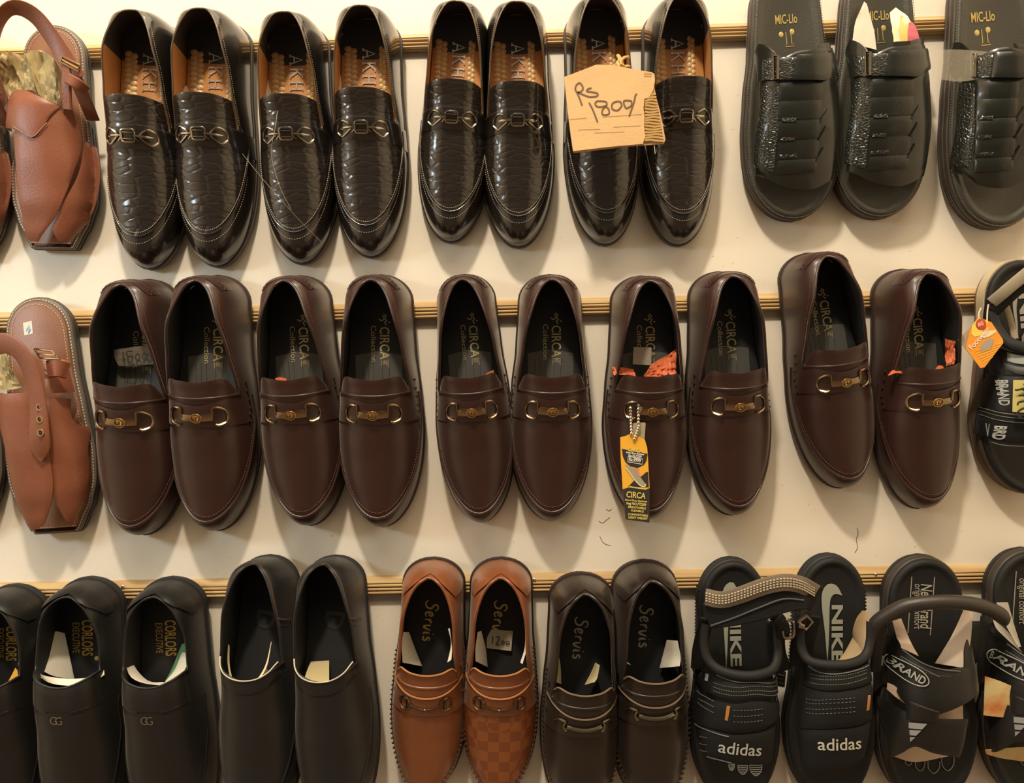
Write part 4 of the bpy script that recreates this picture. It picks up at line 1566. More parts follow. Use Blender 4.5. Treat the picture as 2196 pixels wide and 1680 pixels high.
for k, y in enumerate((1350, 1400, 1445)):
    j1.line('strap_dots', DOTS, [(160, y), (215, y + 12)], .00035, .0022, n=12, dash=.0028)
j1.line('strap_piping', mat('grey_piping', (0.10, 0.10, 0.10), 0.5), [(270, 918), (420, 968), (580, 972), (740, 925)], .0007, .0054)
j1.line('strap_piping', mat('grey_piping', (0.10, 0.10, 0.10), 0.5), [(125, 1262), (220, 1310), (360, 1352)], .0007, .0026)
j1.line('strap_piping', mat('grey_piping', (0.10, 0.10, 0.10), 0.5), [(210, 1490), (300, 1515), (380, 1535)], .0006, .0024)
j1.piece('side_label', mat('orange_label', (0.45, 0.19, 0.05), 0.5), [(345, 1135), (330, 1232)], [(368, 1138), (350, 1238)], off=.0048, th=.001, nu=6, nv=2)
j1.piece('size_tab', SILP, [(195, 908), (190, 955)], [(218, 915), (210, 962)], off=.0058, th=.001, nu=4, nv=2)
(ax, av), = j1.plan([(285, 1455)])
mb = MB()
letter(mb, 'adidas', ax, av, l1.H, .030, 5, .0026, bold=.008, length=.047, sy=.70)
mb.build('lettering', SILP, J1)
mb = MB()
for k, (x, y, w_, h_) in enumerate(((382, 1545, 40, 45), (460, 1555, 68, 62), (550, 1552, 84, 74))):
    for q in range(5):
        yy = y + h_ * q / 5
        ww = w_ / 2 * (1 - (q / 5) ** 2 * .6)
        pl = j1.plan([(x - ww, yy), (x, yy + 2), (x + ww, yy)])
        mb.tube([P(px_, v_, l1.H(px_, v_) + .0012) for px_, v_ in pl], .0004, 4)
    pl = j1.plan([(x - w_ / 2, y), (x - w_ * .42, y + h_ * .6), (x, y + h_), (x + w_ * .42, y + h_ * .6), (x + w_ / 2, y)])
    mb.tube(drape(l1.H, pl, .0012, 16), .0005, 4)
mb.build('toe_print', mat('dim_grey_print', (0.20, 0.20, 0.19), 0.5), J1)
# collar and posts
def collar(f, pts, r, name='collar', m=FOAM):
    mb = MB()
    mb.tube([Vector(p) for p in crom([tuple(p) for p in f.at3(pts)], 50)], r, 10, sx=1.25)
    return mb.build(name, m, f.root, ang=80)
collar(j1, [(205, 580, .060), (190, 660, .060), (195, 760, .062), (235, 845, .066), (320, 905, .072), (450, 935, .076), (570, 930, .076), (670, 890, .070), (705, 800, .062), (700, 680, .058), (690, 560, .056)], .0042)
j1.strap('side_post', FELT, [(150, 880, .035), (160, 760, .042), (185, 650, .050), (215, 540, .060)], .016, .004)
j1.strap('side_post', FELT, [(740, 900, .040), (700, 780, .048), (690, 660, .052), (690, 560, .056)], .020, .004)
j1.strap('ankle_strap', FELT, [(215, 520, .062), (380, 500, .074), (560, 460, .084), (760, 400, .088), (900, 380, .086), (965, 400, .080)], .030, .005)
j1.strap('strap_edge', mat('grey_piping', (0.10, 0.10, 0.10), 0.5), [(240, 590, .066), (400, 535, .078), (560, 470, .088), (740, 405, .092), (885, 412, .090)], .0016, .0016)
# woven webbing: three rows of stitches on a band
j1.strap('webbing', mat('grey_brown_webbing', (0.165, 0.125, 0.085), 0.8, grain=.6, gscale=700), [(205, 390, .068), (320, 410, .078), (450, 375, .086), (600, 320, .092), (740, 290, .095), (860, 305, .092), (965, 360, .084)], .0185, .0026, 40)
mb = MB()
for d in (-26, -9, 9, 26):
    pa = [Vector(p) for p in crom([tuple(p) for p in j1.at3([(205, 390 + d, .0705), (320, 410 + d, .0805), (450, 375 + d, .0885), (600, 320 + d, .0945), (740, 290 + d, .0975), (860, 305 + d, .0945), (965, 360 + d, .0865)])], 60)]
    stitch(mb, pa, .0036, .6, .0009, 5)
mb.build('webbing_stitches', mat('pale_webbing_thread', (0.46, 0.38, 0.26), 0.7), J1, kind='stuff')
def ring(f, name, pts, r, m):
    mb = MB()
    mb.tube([Vector(p) for p in crom([tuple(p) for p in f.at3(pts)], 24, True)[:-1]], r, 6, True)
    return mb.build(name, m, f.root)
NICK = mat('bright_nickel', (0.62, 0.54, 0.46), 0.2, 1.0)
ring(j1, 'metal_loop', [(735, 560, .066), (800, 555, .066), (815, 600, .066), (810, 665, .066), (750, 672, .066), (738, 620, .066)], .0018, NICK)
j1.strap('loop_tab', FELT, [(690, 545, .056), (710, 540, .064), (745, 610, .066), (735, 680, .060)], .014, .004)

J2, l2, j2 = sport((1784, 1192), (1776, 1718), (1450, 1160, 3.231), True, '')
tag(J2, 'black sport sandal with pale footbed mark and brown paper inside', 'sandal', 'black sport sandals')
j2.piece('front_strap', FELT, [(830, 1300), (960, 1310), (1100, 1305), (1250, 1290), (1350, 1240)], [(870, 1560), (980, 1590), (1100, 1590), (1220, 1560), (1300, 1500)], off=.0018, th=.004, nu=28, nv=10)
j2.piece('middle_strap', FELT, [(850, 1000), (960, 1035), (1100, 1040), (1240, 1020), (1345, 980)], [(840, 1290), (960, 1300), (1100, 1298), (1250, 1280), (1350, 1230)], off=.0030, th=.004, nu=28, nv=8, crown=.001)
j2.piece('instep_strap', FELT, [(870, 850), (960, 900), (1080, 915), (1220, 890), (1330, 840)], [(880, 985), (960, 1020), (1100, 1032), (1240, 1010), (1350, 960)], off=.0050, th=.004, nu=28, nv=6)
for y in (925, 950, 985):
    j2.line('strap_dots', DOTS, [(915, y - 15), (1050, y + 2), (1180, y - 8), (1310, y - 50)], .0004, .0056, dash=.0026)
for y in (1085, 1110, 1150, 1180):
    j2.line('strap_dots', DOTS, [(890, y), (1060, y + 6), (1240, y - 8)], .0003, .0045, dash=.0040)
j2.line('strap_piping', mat('grey_piping', (0.10, 0.10, 0.10), 0.5), [(905, 855), (960, 892), (1060, 912), (1180, 900), (1320, 850)], .0007, .0056)
j2.piece('side_label', mat('orange_label', (0.45, 0.19, 0.05), 0.5), [(1318, 1062), (1308, 1168)], [(1336, 1060), (1326, 1162)], off=.0048, th=.001, nu=6, nv=2)
(ax, av), = j2.plan([(975, 1440)])
mb = MB()
letter(mb, 'adidas', ax, av, l2.H, .030, -4, .0026, bold=.008, length=.046, sy=.70)
mb.build('lettering', mat('off_white_print', (0.60, 0.60, 0.50), 0.45), J2)
collar(j2, [(905, 480, .056), (870, 560, .056), (860, 680, .058), (880, 780, .062), (940, 840, .068), (1080, 862, .072), (1220, 850, .070), (1310, 800, .062), (1345, 700, .056), (1350, 560, .054)], .0042)
j2.strap('side_post', FELT, [(870, 860, .040), (870, 740, .046), (900, 620, .052), (925, 520, .056)], .026, .004)
mb = MB()
pa = j2.at3([(850, 560, .062), (905, 520, .064), (945, 560, .064), (900, 615, .062)])
mb.tube(pa + pa[:1], .0020, 6)
pa = j2.at3([(850, 590, .064), (890, 600, .066)])
mb.tube(pa, .003, 6)
mb.build('metal_loop', NICK, J2)
mb = MB()
sheet(mb, j2.at3([(1290, 485, .050), (1250, 540, .044), (1225, 620, .036), (1225, 680, .030)]), j2.at3([(1335, 490, .054), (1338, 600, .056), (1325, 700, .058), (1300, 800, .058)]), 14, 8)
sheet(mb, j2.at3([(1225, 670, .030), (1170, 770, .029), (1115, 845, .029)]), j2.at3([(1320, 700, .056), (1310, 780, .058), (1290, 830, .060)]), 14, 8)
loose('paper_stuffing', mb, mat('brown_kraft_paper', (0.42, 0.30, 0.17), 0.7, vary=.15), J2, 'curled brown paper in the sport sandal with pale footbed mark', 'paper', 'paper stuffed into the shoes')

# ---- crossed-front sport sandals
def crossed(top, tip, dx, dy, label):
    root, la = sandal_base('crossed_sandal', top, tip, .290, .116, .026, .004, RUB, FOAM, side=mat('dark_brown_midsole', (0.040, 0.030, 0.022), 0.5), toe_from=.66,
                           spine=[(0, 0), (.2, .02), (.35, .045), (.5, .052), (.65, .048), (.8, .038), (.92, .024), (1, .012)])
    k = Fit(root, la, 1840 + dx, 1160 + dy, 3.231)
    W = .0265
    mb = MB()
    b = k.plan([(435, 300), (392, 300), (372, 250), (345, 640), (530, 252), (500, 655)], w=W)
    letter(mb, 'New Brand', b[0][0], b[0][1], lambda x, v: W, .0185, 92, .0006, shear=.18, bold=.012, length=.052)
    letter(mb, 'original comfort', b[1][0], b[1][1], lambda x, v: W, .0120, 92, .0006, shear=.18, length=.052)
    for a, c in ((2, 3), (4, 5)):
        mb.tube([P(*b[a], W + .0002), P(*b[c], W + .0002)], .0005, 4)
    mb.build('lettering', mat('beige_grey_print', (0.36, 0.33, 0.26), 0.5), root)
    # front: instep panel, diagonal bridge and toe panel
    k.piece('instep_panel', BLK, [(170, 700), (300, 760), (430, 845), (600, 890), (720, 880), (830, 770)], [(160, 960), (260, 1040), (330, 1130), (480, 1210), (600, 1190), (800, 1080)], off=.0020, th=.003, nu=30, nv=10)
    k.piece('toe_panel', BLK, [(130, 1080), (260, 1150), (400, 1210), (560, 1235), (760, 1235)], [(200, 1500), (300, 1470), (395, 1425), (520, 1470), (700, 1500)], off=.0024, th=.003, nu=30, nv=10)
    k.piece('bridge', BLK, [(325, 1090), (330, 1240)], [(560, 1180), (545, 1250)], off=.0034, th=.003, nu=14, nv=8)
    k.piece('side_panel', BLK, [(130, 560), (110, 800), (110, 1050)], [(225, 620), (300, 760), (200, 990)], off=.0014, th=.003, nu=20, nv=6)
    k.piece('side_panel', BLK, [(770, 560), (740, 740), (735, 880)], [(860, 560), (850, 800), (810, 1120)], off=.0014, th=.003, nu=20, nv=6)
    gp = mat('grey_piping', (0.10, 0.10, 0.10), 0.5)
    k.line('panel_piping', gp, [(290, 795), (400, 860), (560, 940)], .0006, .0024)
    k.line('panel_piping', gp, [(300, 750), (430, 838), (560, 885), (700, 900)], .0007, .0026)
    k.line('panel_piping', gp, [(285, 805), (380, 870), (520, 925), (640, 935)], .0004, .0024, dash=.003)
    # oval badge
    c = k.plan([(345, 908)])[0]
    mb = MB()
    ca, sa = math.cos(math.radians(27)), math.sin(math.radians(27))
    el = []
    for q in range(28):
        a = q / 28 * 2 * math.pi
        ex, ey = .0158 * math.cos(a), .0092 * math.sin(a)
        el.append((c[0] + ex * ca - ey * sa, c[1] + ex * sa + ey * ca))
    mb.tube([P(x, v, la.H(x, v) + .0050) for x, v in el], .0006, 5, True)
    letter(mb, 'BRAND', c[0] - .0016, c[1] + .0034, la.H, .0120, 27, .0052, bold=.02, length=.0245, center=True)
    mb.build('badge', mat('badge_grey', (0.34, 0.34, 0.30), 0.45), root)
    # three slanted bars
    mb = MB()
    for a, b2, c2, d2 in (((338, 1248), (466, 1258), (430, 1296), (338, 1288)), ((342, 1300), (425, 1304), (388, 1340), (345, 1336)), ((346, 1348), (384, 1350), (350, 1382), (347, 1380))):
        q = [P(x, v, la.H(x, v) + .0046) for x, v in k.plan([a, b2, c2, d2])]
        mb.tri(q, [(0, 1, 2, 3)])
    mb.build('bar_mark', mat('bar_grey', (0.25, 0.25, 0.25), 0.4), root)
    # toe outlines on the footbed
    mb = MB()
    for x, y, w_, h_ in ((350, 1520, 46, 38), (430, 1525, 66, 72), (525, 1530, 82, 84), (622, 1500, 86, 96)):
        pl = k.plan([(x - w_ / 2, y), (x - w_ * .44, y + h_ * .6), (x, y + h_), (x + w_ * .44, y + h_ * .6), (x + w_ / 2, y)], w=.0275)
        mb.tube([P(a, b3, .0275) for a, b3 in crom(pl, 16)], .0006, 4)
    mb.build('toe_print', mat('dim_grey_print', (0.20, 0.20, 0.19), 0.5), root)
    tag(root, label, 'sandal', 'crossed-front sandals')
    return root, la, k

K1, lk1, k1 = crossed((1982, 1195), (1985, 1720), 0, 0, 'black crossed-front sandal with oval badge and rubber ankle band')
mb = MB()
mb.tube([Vector(p) for p in crom([tuple(p) for p in k1.at3([(70, 780, .035), (95, 660, .045), (130, 570, .055), (230, 500, .064), (340, 450, .070), (480, 430, .075), (640, 425, .078), (800, 440, .078), (930, 480, .074), (1010, 530, .070), (1020, 590, .066)])], 60)], [.0078] * 55 + [.0074, .007, .0062, .005, .0036, .0015], 12)
band = mb.build('ankle_band', mat('dark_rubber_band', (0.030, 0.024, 0.019), 0.42, grain=.4, gscale=700), K1, ang=80)
k1.strap('side_post', BLK, [(120, 900, .034), (130, 780, .042), (150, 680, .050), (170, 590, .056)], .012, .005)
k1.piece('size_tab', SILP, [(112, 828), (104, 890)], [(130, 822), (122, 886)], off=.0024, th=.001, nu=4, nv=2)
k1.line('side_bars', SILP, [(168, 795), (160, 860)], .0009, .0024, n=8)
K2, lk2, k2 = crossed((2206, 1180), (2212, 1712), 224, -12, 'black crossed-front sandal cut off by the picture edge, printed card inside')
def papers(fit, root, items, material, label, name='paper_stuffing', seed=1, cat='paper', group='paper stuffed into the shoes', places=('left side', 'right side', 'far right edge')):
    o = None
    for k, (a, b) in enumerate(items):
        mb = MB()
        sheet(mb, fit.at3(a), fit.at3(b), 16, 8, .0005, .0004, seed)
        o = loose(name, mb, material, root, label + (', ' + places[k] if len(items) > 1 else ''), cat, group)
    return o
papers(k1, K1, [([(240, 560, .040), (270, 680, .030), (290, 740, .034)], [(300, 540, .034), (360, 690, .028), (420, 800, .040)]),
                ([(735, 480, .052), (650, 660, .040), (535, 850, .032)], [(795, 500, .056), (780, 700, .058), (745, 885, .062)]),
                ([(205, 985, .046), (265, 1015, .050), (325, 1100, .054)], [(200, 1030, .044), (262, 1085, .048), (325, 1130, .052)]),
                ([(565, 1150, .062), (650, 1105, .060), (725, 1080, .054)], [(550, 1255, .060), (650, 1255, .057), (730, 1250, .050)]),
                ([(210, 1480, .030), (395, 1400, .036), (640, 1480, .030)], [(230, 1490, .0285), (395, 1535, .0285), (625, 1495, .0285)])],
       PAPER_BEIGE, 'beige paper in the sandal with the oval badge', places=('narrow piece at its left', 'tall piece at its right', 'showing through the upper side slit', 'showing through the right front gap', 'showing at the toe'))
k2b = Fit(K2, lk2, 1840, 1160, 3.231)
papers(k2b, K2, [([(960, 430, .050), (1010, 560, .046), (1110, 740, .040)], [(1040, 430, .052), (1075, 560, .046), (1130, 735, .036)]),
                 ([(935, 545, .046), (960, 610, .046), (1040, 690, .046)], [(1010, 600, .050), (1060, 660, .048), (1140, 780, .042)])],
       PAPER_WHITE, 'white torn paper in the cut-off crossed sandal', places=('upright strip', 'slanted strip'))
mb = MB()
sheet(mb, k2b.at3([(880, 940, .052), (1000, 980, .056), (1180, 1060, .058)]), k2b.at3([(870, 1210, .048), (1000, 1225, .052), (1180, 1230, .056)]), 14, 8)
mb2 = mb
loose('printed_card', mb2, two_tone('printed_fruit_card', (0.62, 0.20, 0.05), (0.72, 0.58, 0.28), (45, 45, 45), 0.4, 'noise', 0.0), K2, 'orange and cream printed card in the middle gap of the cut-off crossed sandal', 'card')
mb = MB()
sheet(mb, k2b.at3([(880, 1450, .034), (1000, 1440, .036), (1180, 1430, .038)]), k2b.at3([(890, 1480, .032), (1000, 1510, .032), (1180, 1535, .032)]), 14, 4)
loose('printed_card', mb, MATS['printed_fruit_card'], K2, 'yellow printed card at the toe of the cut-off crossed sandal', 'card')

# ---- middle-row sport sandal at the edge of the picture
E_, le_ = sandal_base('sport_sandal', (2184, 556), (2212, 1056), .286, .128, .029, .004, mat('tan_brown_outsole', (0.15, 0.09, 0.05), 0.5), FOAM,
                      side=mat('dark_tan_midsole', (0.075, 0.052, 0.035), 0.55), toe_from=.66, base=[(0, .66), (.15, .67), (.35, .74), (.5, .86), (.66, 1.0), (1, 1.0)], spine=[(0, 0), (.2, .02), (.35, .04), (.5, .046), (.65, .042), (.8, .034), (.92, .022), (1, .012)])
tag(E_, 'black sport sandal with cream midsole and dangling orange tag', 'sandal')
e_ = Fit(E_, le_, 1640, 520, 2.71)
mb = MB()
lp = le_.outline()
hl = [p for p in lp[46:] if p[1] < .40 * le_.L] + [p for p in lp[:40] if p[1] < .40 * le_.L]
hl.sort(key=lambda p: (0 if p[0] < le_.cx(0) else 1, -p[1] if p[0] < le_.cx(0) else p[1]))
o1, o2 = offset(lp, .0022), offset(lp, .0006)
ix = [lp.index(p) for p in hl]
mb.slab([[P(*o1[i], w) for i in ix] for w in (.0105, .016, .021, .0265)], [[P(*o2[i], w) for i in ix] for w in (.0105, .016, .021, .0265)])
mb.build('heel_wrap', mat('cream_midsole', (0.50, 0.42, 0.28), 0.55), E_)
W = .0295
mb = MB()
letter(mb, 'NIKE', *e_.plan([(1475, 300)], w=W)[0], lambda x, v: W, .024, 90, .0008, bold=.04, length=.075)
mb.build('lettering', mat('mid_grey_print', (0.28, 0.26, 0.23), 0.45), E_)
mb = MB()
swoosh(mb, E_, e_, [(1500, 260), (1450, 290), (1440, 370), (1455, 470), (1470, 560)], [(1500, 275), (1475, 300), (1462, 380), (1468, 470), (1472, 562)], W)
mb.build('footbed_mark', mat('mid_grey_print', (0.28, 0.26, 0.23), 0.45), E_)
e_.piece('front_strap', FELT, [(1240, 960), (1330, 990), (1440, 1010), (1620, 1010)], [(1215, 1110), (1330, 1150), (1440, 1170), (1620, 1175)], off=.0020, th=.004, nu=24)
e_.piece('middle_panel', BLK, [(1280, 760), (1350, 770), (1430, 780), (1620, 790)], [(1250, 950), (1330, 970), (1440, 990), (1620, 1000)], off=.0016, th=.003, nu=24)
e_.piece('instep_panel', BLK, [(1290, 600), (1380, 620), (1450, 640), (1620, 660)], [(1290, 760), (1370, 770), (1450, 775), (1620, 785)], off=.0024, th=.004, nu=24)
for y, r, o in ((955, .0007, .0026), (975, .0005, .0026), (1000, .0006, .0028)):
    e_.line('strap_piping', mat('grey_piping', (0.10, 0.10, 0.10), 0.5), [(1240, y), (1330, y + 28), (1440, y + 45), (1600, y + 50)], r, o)
e_.line('strap_piping', mat('grey_piping', (0.10, 0.10, 0.10), 0.5), [(1310, 1160), (1380, 1178), (1500, 1185), (1600, 1185)], .0006, .0026)
e_.piece('silver_patch', mat('silver_patch', (0.34, 0.35, 0.32), 0.4), [(1398, 640), (1460, 655), (1600, 670)], [(1400, 690), (1460, 705), (1600, 720)], off=.0048, th=.0014, nu=12, nv=4)
e_.piece('grey_fold', mat('dark_grey_webbing', (0.06, 0.06, 0.06), 0.6), [(1380, 700), (1460, 722), (1600, 735)], [(1390, 740), (1460, 765), (1600, 780)], off=.0044, th=.0016, nu=12, nv=4, crown=.001)
mb = MB()
bx = e_.plan([(1330, 800), (1330, 1065), (1278, 1050), (1298, 1055), (1270, 1120), (1288, 1125)])
letter(mb, 'BRAND', *bx[0], le_.H, .0110, 92, .0030, bold=.02, length=.030)
mb.build('lettering', mat('grey_white_print', (0.40, 0.40, 0.36), 0.45), E_)
mb = MB()
letter(mb, 'BRD', *bx[1], le_.H, .0125, 96, .0034, bold=.04, length=.0165)
mb.build('lettering', mat('grey_white_print', (0.40, 0.40, 0.36), 0.45), E_)
mb = MB()
cat_ = e_.plan([(1350, 790), (1362, 808), (1385, 815), (1395, 800), (1390, 825), (1378, 840), (1382, 890), (1366, 892), (1358, 850)])
mb.tri([P(x, v, le_.H(x, v) + .0024) for x, v in cat_], [(0, 1, 8), (1, 2, 5, 8), (2, 3, 4, 5), (5, 6, 7, 8)])
mb.build('leaping_mark', mat('grey_white_print', (0.40, 0.40, 0.36), 0.45), E_)
for a, c in ((2, 4), (3, 5)):
    mb = MB()
    mb.tube([P(*bx[a], le_.H(*bx[a]) + .0026), P(*bx[c], le_.H(*bx[c]) + .0026)], .0005, 4)
    mb.build('printed_bar', mat('grey_white_print', (0.40, 0.40, 0.36), 0.45), E_)
collar(e_, [(1330, 300, .050), (1320, 420, .052), (1345, 500, .056), (1400, 570, .064), (1480, 610, .070), (1600, 640, .072)], .0060)
e_.strap('side_post', FELT, [(1290, 620, .040), (1300, 520, .046), (1305, 420, .050), (1320, 330, .054)], .014, .004)
e_.strap('webbing', mat('beige_grey_webbing', (0.34, 0.29, 0.20), 0.8, grain=.5, gscale=700), [(1320, 350, .060), (1380, 300, .068), (1450, 240, .074), (1560, 150, .080)], .014, .003)
e_.strap('ankle_strap', FELT, [(1330, 400, .056), (1400, 330, .064), (1480, 260, .070), (1580, 190, .074)], .016, .004)
e_.strap('inner_strap', mat('beige_grey_webbing', (0.34, 0.29, 0.20), 0.8), [(1385, 330, .058), (1415, 410, .050), (1440, 500, .044), (1455, 560, .044)], .008, .003)
mb = MB()
sheet(mb, e_.at3([(1445, 800, .082), (1500, 800, .084), (1600, 800, .084)]), e_.at3([(1440, 985, .079), (1500, 990, .081), (1600, 995, .081)]), 10, 6)
pc = loose('printed_card', mb, mat('yellow_green_card', (0.62, 0.55, 0.20), 0.4), E_, 'yellow card with black script tucked into the cream-soled sandal', 'card')
mb = MB()
o_, u_ = spot(E_, *e_.px(1452, 830), .086)
strokes(mb, [[(0, .6), (.2, 1.1), (.35, .2), (.3, .0)], [(.35, .5), (.7, 1.1), (.75, .2)], [(.75, .5), (1.1, 1.1), (1.2, .2), (1.4, .1)], [(1.7, .6), (2.1, .9), (1.9, 1.2), (1.6, .7), (1.9, .0), (2.3, .3)]], .0022, o_, u_, lambda x, v: .0855, .017, 90, .0006)
mb.build('script_print', mat('black_ink', (0.02, 0.018, 0.015), 0.5), pc)

# ------------------------------------------------------------------ cardboard price sign
def flat(pts, w0, w1, name, material, parent=None, smooth=False):
    mb = MB()
    a = [unproj(x, y, w1) for x, y in pts]
    n = len(a)
    lo = [Vector((p.x, -w0, p.z)) for p in a]
    i = mb.add(a)
    j = mb.add(lo)
    mb.f.append(tuple(range(i, i + n)))
    mb.f.append(tuple(range(j, j + n)))
    for k in range(n):
        q = (k + 1) % n
        mb.f.append((i + k, i + q, j + q, j + k))
    return mb.build(name, material, parent, smooth)

def pen(lines, w, width, name, material, parent, smooth=True):
    """marks drawn on a flat thing facing the viewer; photo points measured on its plane"""
    mb = MB()
    for ln in lines:
        pts = [unproj(x, y, w) for x, y in ln]
        pl = [Vector(p) for p in crom([tuple(p) for p in pts], max(5, 5 * len(pts)))] if smooth and len(pts) > 2 else pts
        rows = []
        m = len(pl)
        for i, p in enumerate(pl):
            d = (pl[min(i + 1, m - 1)] - pl[max(i - 1, 0)]).normalized()
            s = Vector((-d.z, 0, d.x)) * width / 2
            rows.append([p - s, p + s])
        mb.grid(rows)
    return mb.build(name, material, parent, False)

sign = empty('price_sign')
CARD = mat('corrugated_cardboard', (0.56, 0.36, 0.165), 0.75, grain=.4, gscale=400, vary=.12, vscale=25)
CARDDK = mat('cardboard_flute', (0.40, 0.245, 0.085), 0.8)
w1 = .1080
sc7 = lambda x, y: (1190 + x / 7.635, 120 + y / 7.635)
flat([sc7(*p) for p in ((150, 345), (400, 250), (680, 142), (960, 150), (1180, 195), (1380, 235), (1590, 265), (1630, 300), (1640, 400), (1610, 560), (1540, 680), (1470, 700), (1450, 850), (1470, 1000), (1460, 1150), (1480, 1320), (1440, 1440), (880, 1490), (300, 1560), (265, 1330), (210, 900))],
     w1 - .0036, w1, 'board_face', CARD, sign)
flat([sc7(*p) for p in ((170, 370), (900, 190), (1600, 300), (1650, 640), (1720, 900), (1770, 1150), (1810, 1370), (1780, 1440), (1200, 1480), (310, 1585), (260, 1330))], w1 - .0045, w1 - .0030, 'board_back', CARD, sign)
mb = MB()
for k in range(17):
    y = 640 + k * 47
    x0, x1 = 1470 + 6 * math.sin(k), 1650 + k * 8
    pts = [unproj(*sc7(x0 + (x1 - x0) * q, y + 12 * math.sin(q * 5 + k)), w1 - .0018) for q in (0, .3, .6, 1)]
    mb.tube(pts, .0018, 6)
mb.build('flutes', CARDDK, sign)
for (a, b) in (((1460, 285), (1590, 290)), ((1460, 325), (1580, 330))):
    pen([[sc7(*a), sc7(*b)]], w1 + .0003, .0016, 'torn_ridge', CARDDK, sign, False)
pen([[sc7(*p) for p in ln] for ln in ([(240, 1040), (520, 1015)], [(780, 1000), (1420, 955)], [(380, 1210), (740, 1200)], [(650, 1260), (1140, 1240)], [(960, 1165), (1400, 1140)])], w1 + .0003, .0006, 'creases', mat('card_crease', (0.40, 0.25, 0.11), 0.8), sign, False)
INK = mat('brown_pen', (0.115, 0.062, 0.030), 0.6)
RS = [[(330, 540), (350, 480), (400, 440), (450, 490), (455, 550), (400, 595), (370, 590)], [(330, 540), (390, 660), (445, 810)], [(375, 595), (480, 640), (570, 668), (690, 655), (695, 610), (600, 590), (520, 575), (545, 540), (600, 525)],
      [(560, 765), (620, 880), (700, 1085)], [(800, 740), (690, 740), (660, 795), (720, 835), (840, 810), (845, 760), (800, 738)], [(830, 825), (780, 880), (775, 950), (820, 968), (885, 945), (880, 870), (835, 830)],
      [(1030, 740), (950, 770), (930, 840), (960, 880), (1030, 888), (1090, 820), (1080, 760), (1035, 738)], [(1240, 730), (1140, 730), (1130, 780), (1170, 855), (1250, 810), (1255, 750), (1240, 728)], [(1345, 625), (1320, 640), (1290, 770), (1215, 990)]]
pen([[sc7(*p) for p in ln] for ln in RS], w1 + .0005, .0017, 'lettering', INK, sign)
mb = MB()
for q in range(2):
    pa = [unproj(1326 + 6 * q + 3 * math.sin(k * 1.1 + q * 3), 150 - k * 3.2 + 2 * math.cos(k * 1.1 + q * 3), .100 - .001 * k + .0015 * math.sin(k * 1.1 + q * 3.1)) for k in range(10)]
    mb.tube(pa, .0022, 6)
pa = [unproj(1340 + 9 * math.sin(k * .7), 148 - k * 2.2 - 5 * math.cos(k * .7), .101 + .002 * math.cos(k)) for k in range(12)]
mb.tube(pa, .0018, 6)
mb.build('twine', mat('jute_twine', (0.50, 0.33, 0.12), 0.85), sign)
mb = MB()
mb.tube([unproj(1403, 312, .105), unproj(1404, 322, .104), unproj(1405, 330, .103)], .0004, 4)
mb.build('loose_thread', PAPER_WHITE, sign)
tag(sign, 'torn corrugated cardboard price sign with handwritten Rs 1800', 'price sign')

# ------------------------------------------------------------------ hanging tag on the brown loafer
ht = empty('hanging_tag')
tg = lambda x, y: (1300 + x / 5.793, 840 + y / 5.793)
wt = .0900
YEL = mat('yellow_card', (0.72, 0.37, 0.035), 0.4)
BLKC = mat('black_card', (0.030, 0.024, 0.022), 0.4)
YTX = mat('yellow_text', (0.62, 0.50, 0.12), 0.45)
flat([tg(*p) for p in ((175, 570), (250, 550), (300, 525), (360, 535), (480, 600), (510, 700), (515, 770), (540, 1200), (538, 1630), (240, 1590), (205, 1215), (180, 800))], wt - .0010, wt, 'card', YEL, ht)
flat([tg(*p) for p in ((205, 1215), (270, 1195), (500, 1215), (540, 1200), (538, 1630), (240, 1590))], wt, wt + .0003, 'black_base', BLKC, ht)
flat([tg(*p) for p in ((270, 1185), (350, 1105), (430, 1060), (500, 1000), (522, 1000), (530, 1190))], wt, wt + .0003, 'black_wedge', BLKC, ht)
flat([tg(*p) for p in ((195, 710), (300, 735), (514, 775), (500, 860), (470, 910), (390, 950), (300, 930), (240, 880), (205, 800))], wt, wt + .0003, 'black_panel', BLKC, ht)
flat([tg(*p) for p in ((240, 905), (300, 940), (350, 960), (420, 1060), (490, 1150), (480, 1178), (430, 1170), (360, 1100), (290, 1010), (245, 945))], wt + .0003, wt + .0006, 'shoe_picture', mat('grey_shoe_picture', (0.30, 0.27, 0.20), 0.5), ht)
pen([[tg(*p) for p in ((245, 945), (300, 1020), (360, 1105), (430, 1172), (480, 1180), (490, 1150))]], wt + .0008, .0012, 'picture_outline', mat('cream_outline', (0.62, 0.56, 0.36), 0.5), ht)
flat([tg(*p) for p in ((340, 955), (395, 950), (415, 1060), (385, 1050))], wt + .0006, wt + .0008, 'picture_laces', mat('pink_laces', (0.45, 0.22, 0.16), 0.5), ht)
flat([tg(*p) for p in ((285, 1175), (495, 1210), (495, 1222), (285, 1190))], wt + .0003, wt + .0006, 'yellow_rule', YTX, ht)

def print_at(parent, s, px, py, w, width_px, h, material, name='lettering', rot=6, bold=.0, k=5.793, ox=1300, oy=840):
    """word printed on a flat card; px,py = left end of the base line in crop units"""
    vs, fs = text2d(s, 1.0, 0, bold)
    ww = width2d(vs)
    p0 = unproj(ox + px / k, oy + py / k, w)
    u = width_px / k * (DIST - w) / FPX / ww
    hh = h / k * (DIST - w) / FPX / .72
    a = math.radians(rot)
    mb = MB()
    mb.tri([(p0.x + x * u * math.cos(a) + y * hh * math.sin(a), -w, p0.z - x * u * math.sin(a) + y * hh * math.cos(a)) for x, y in vs], fs)
    return mb.build(name, material, parent, False)

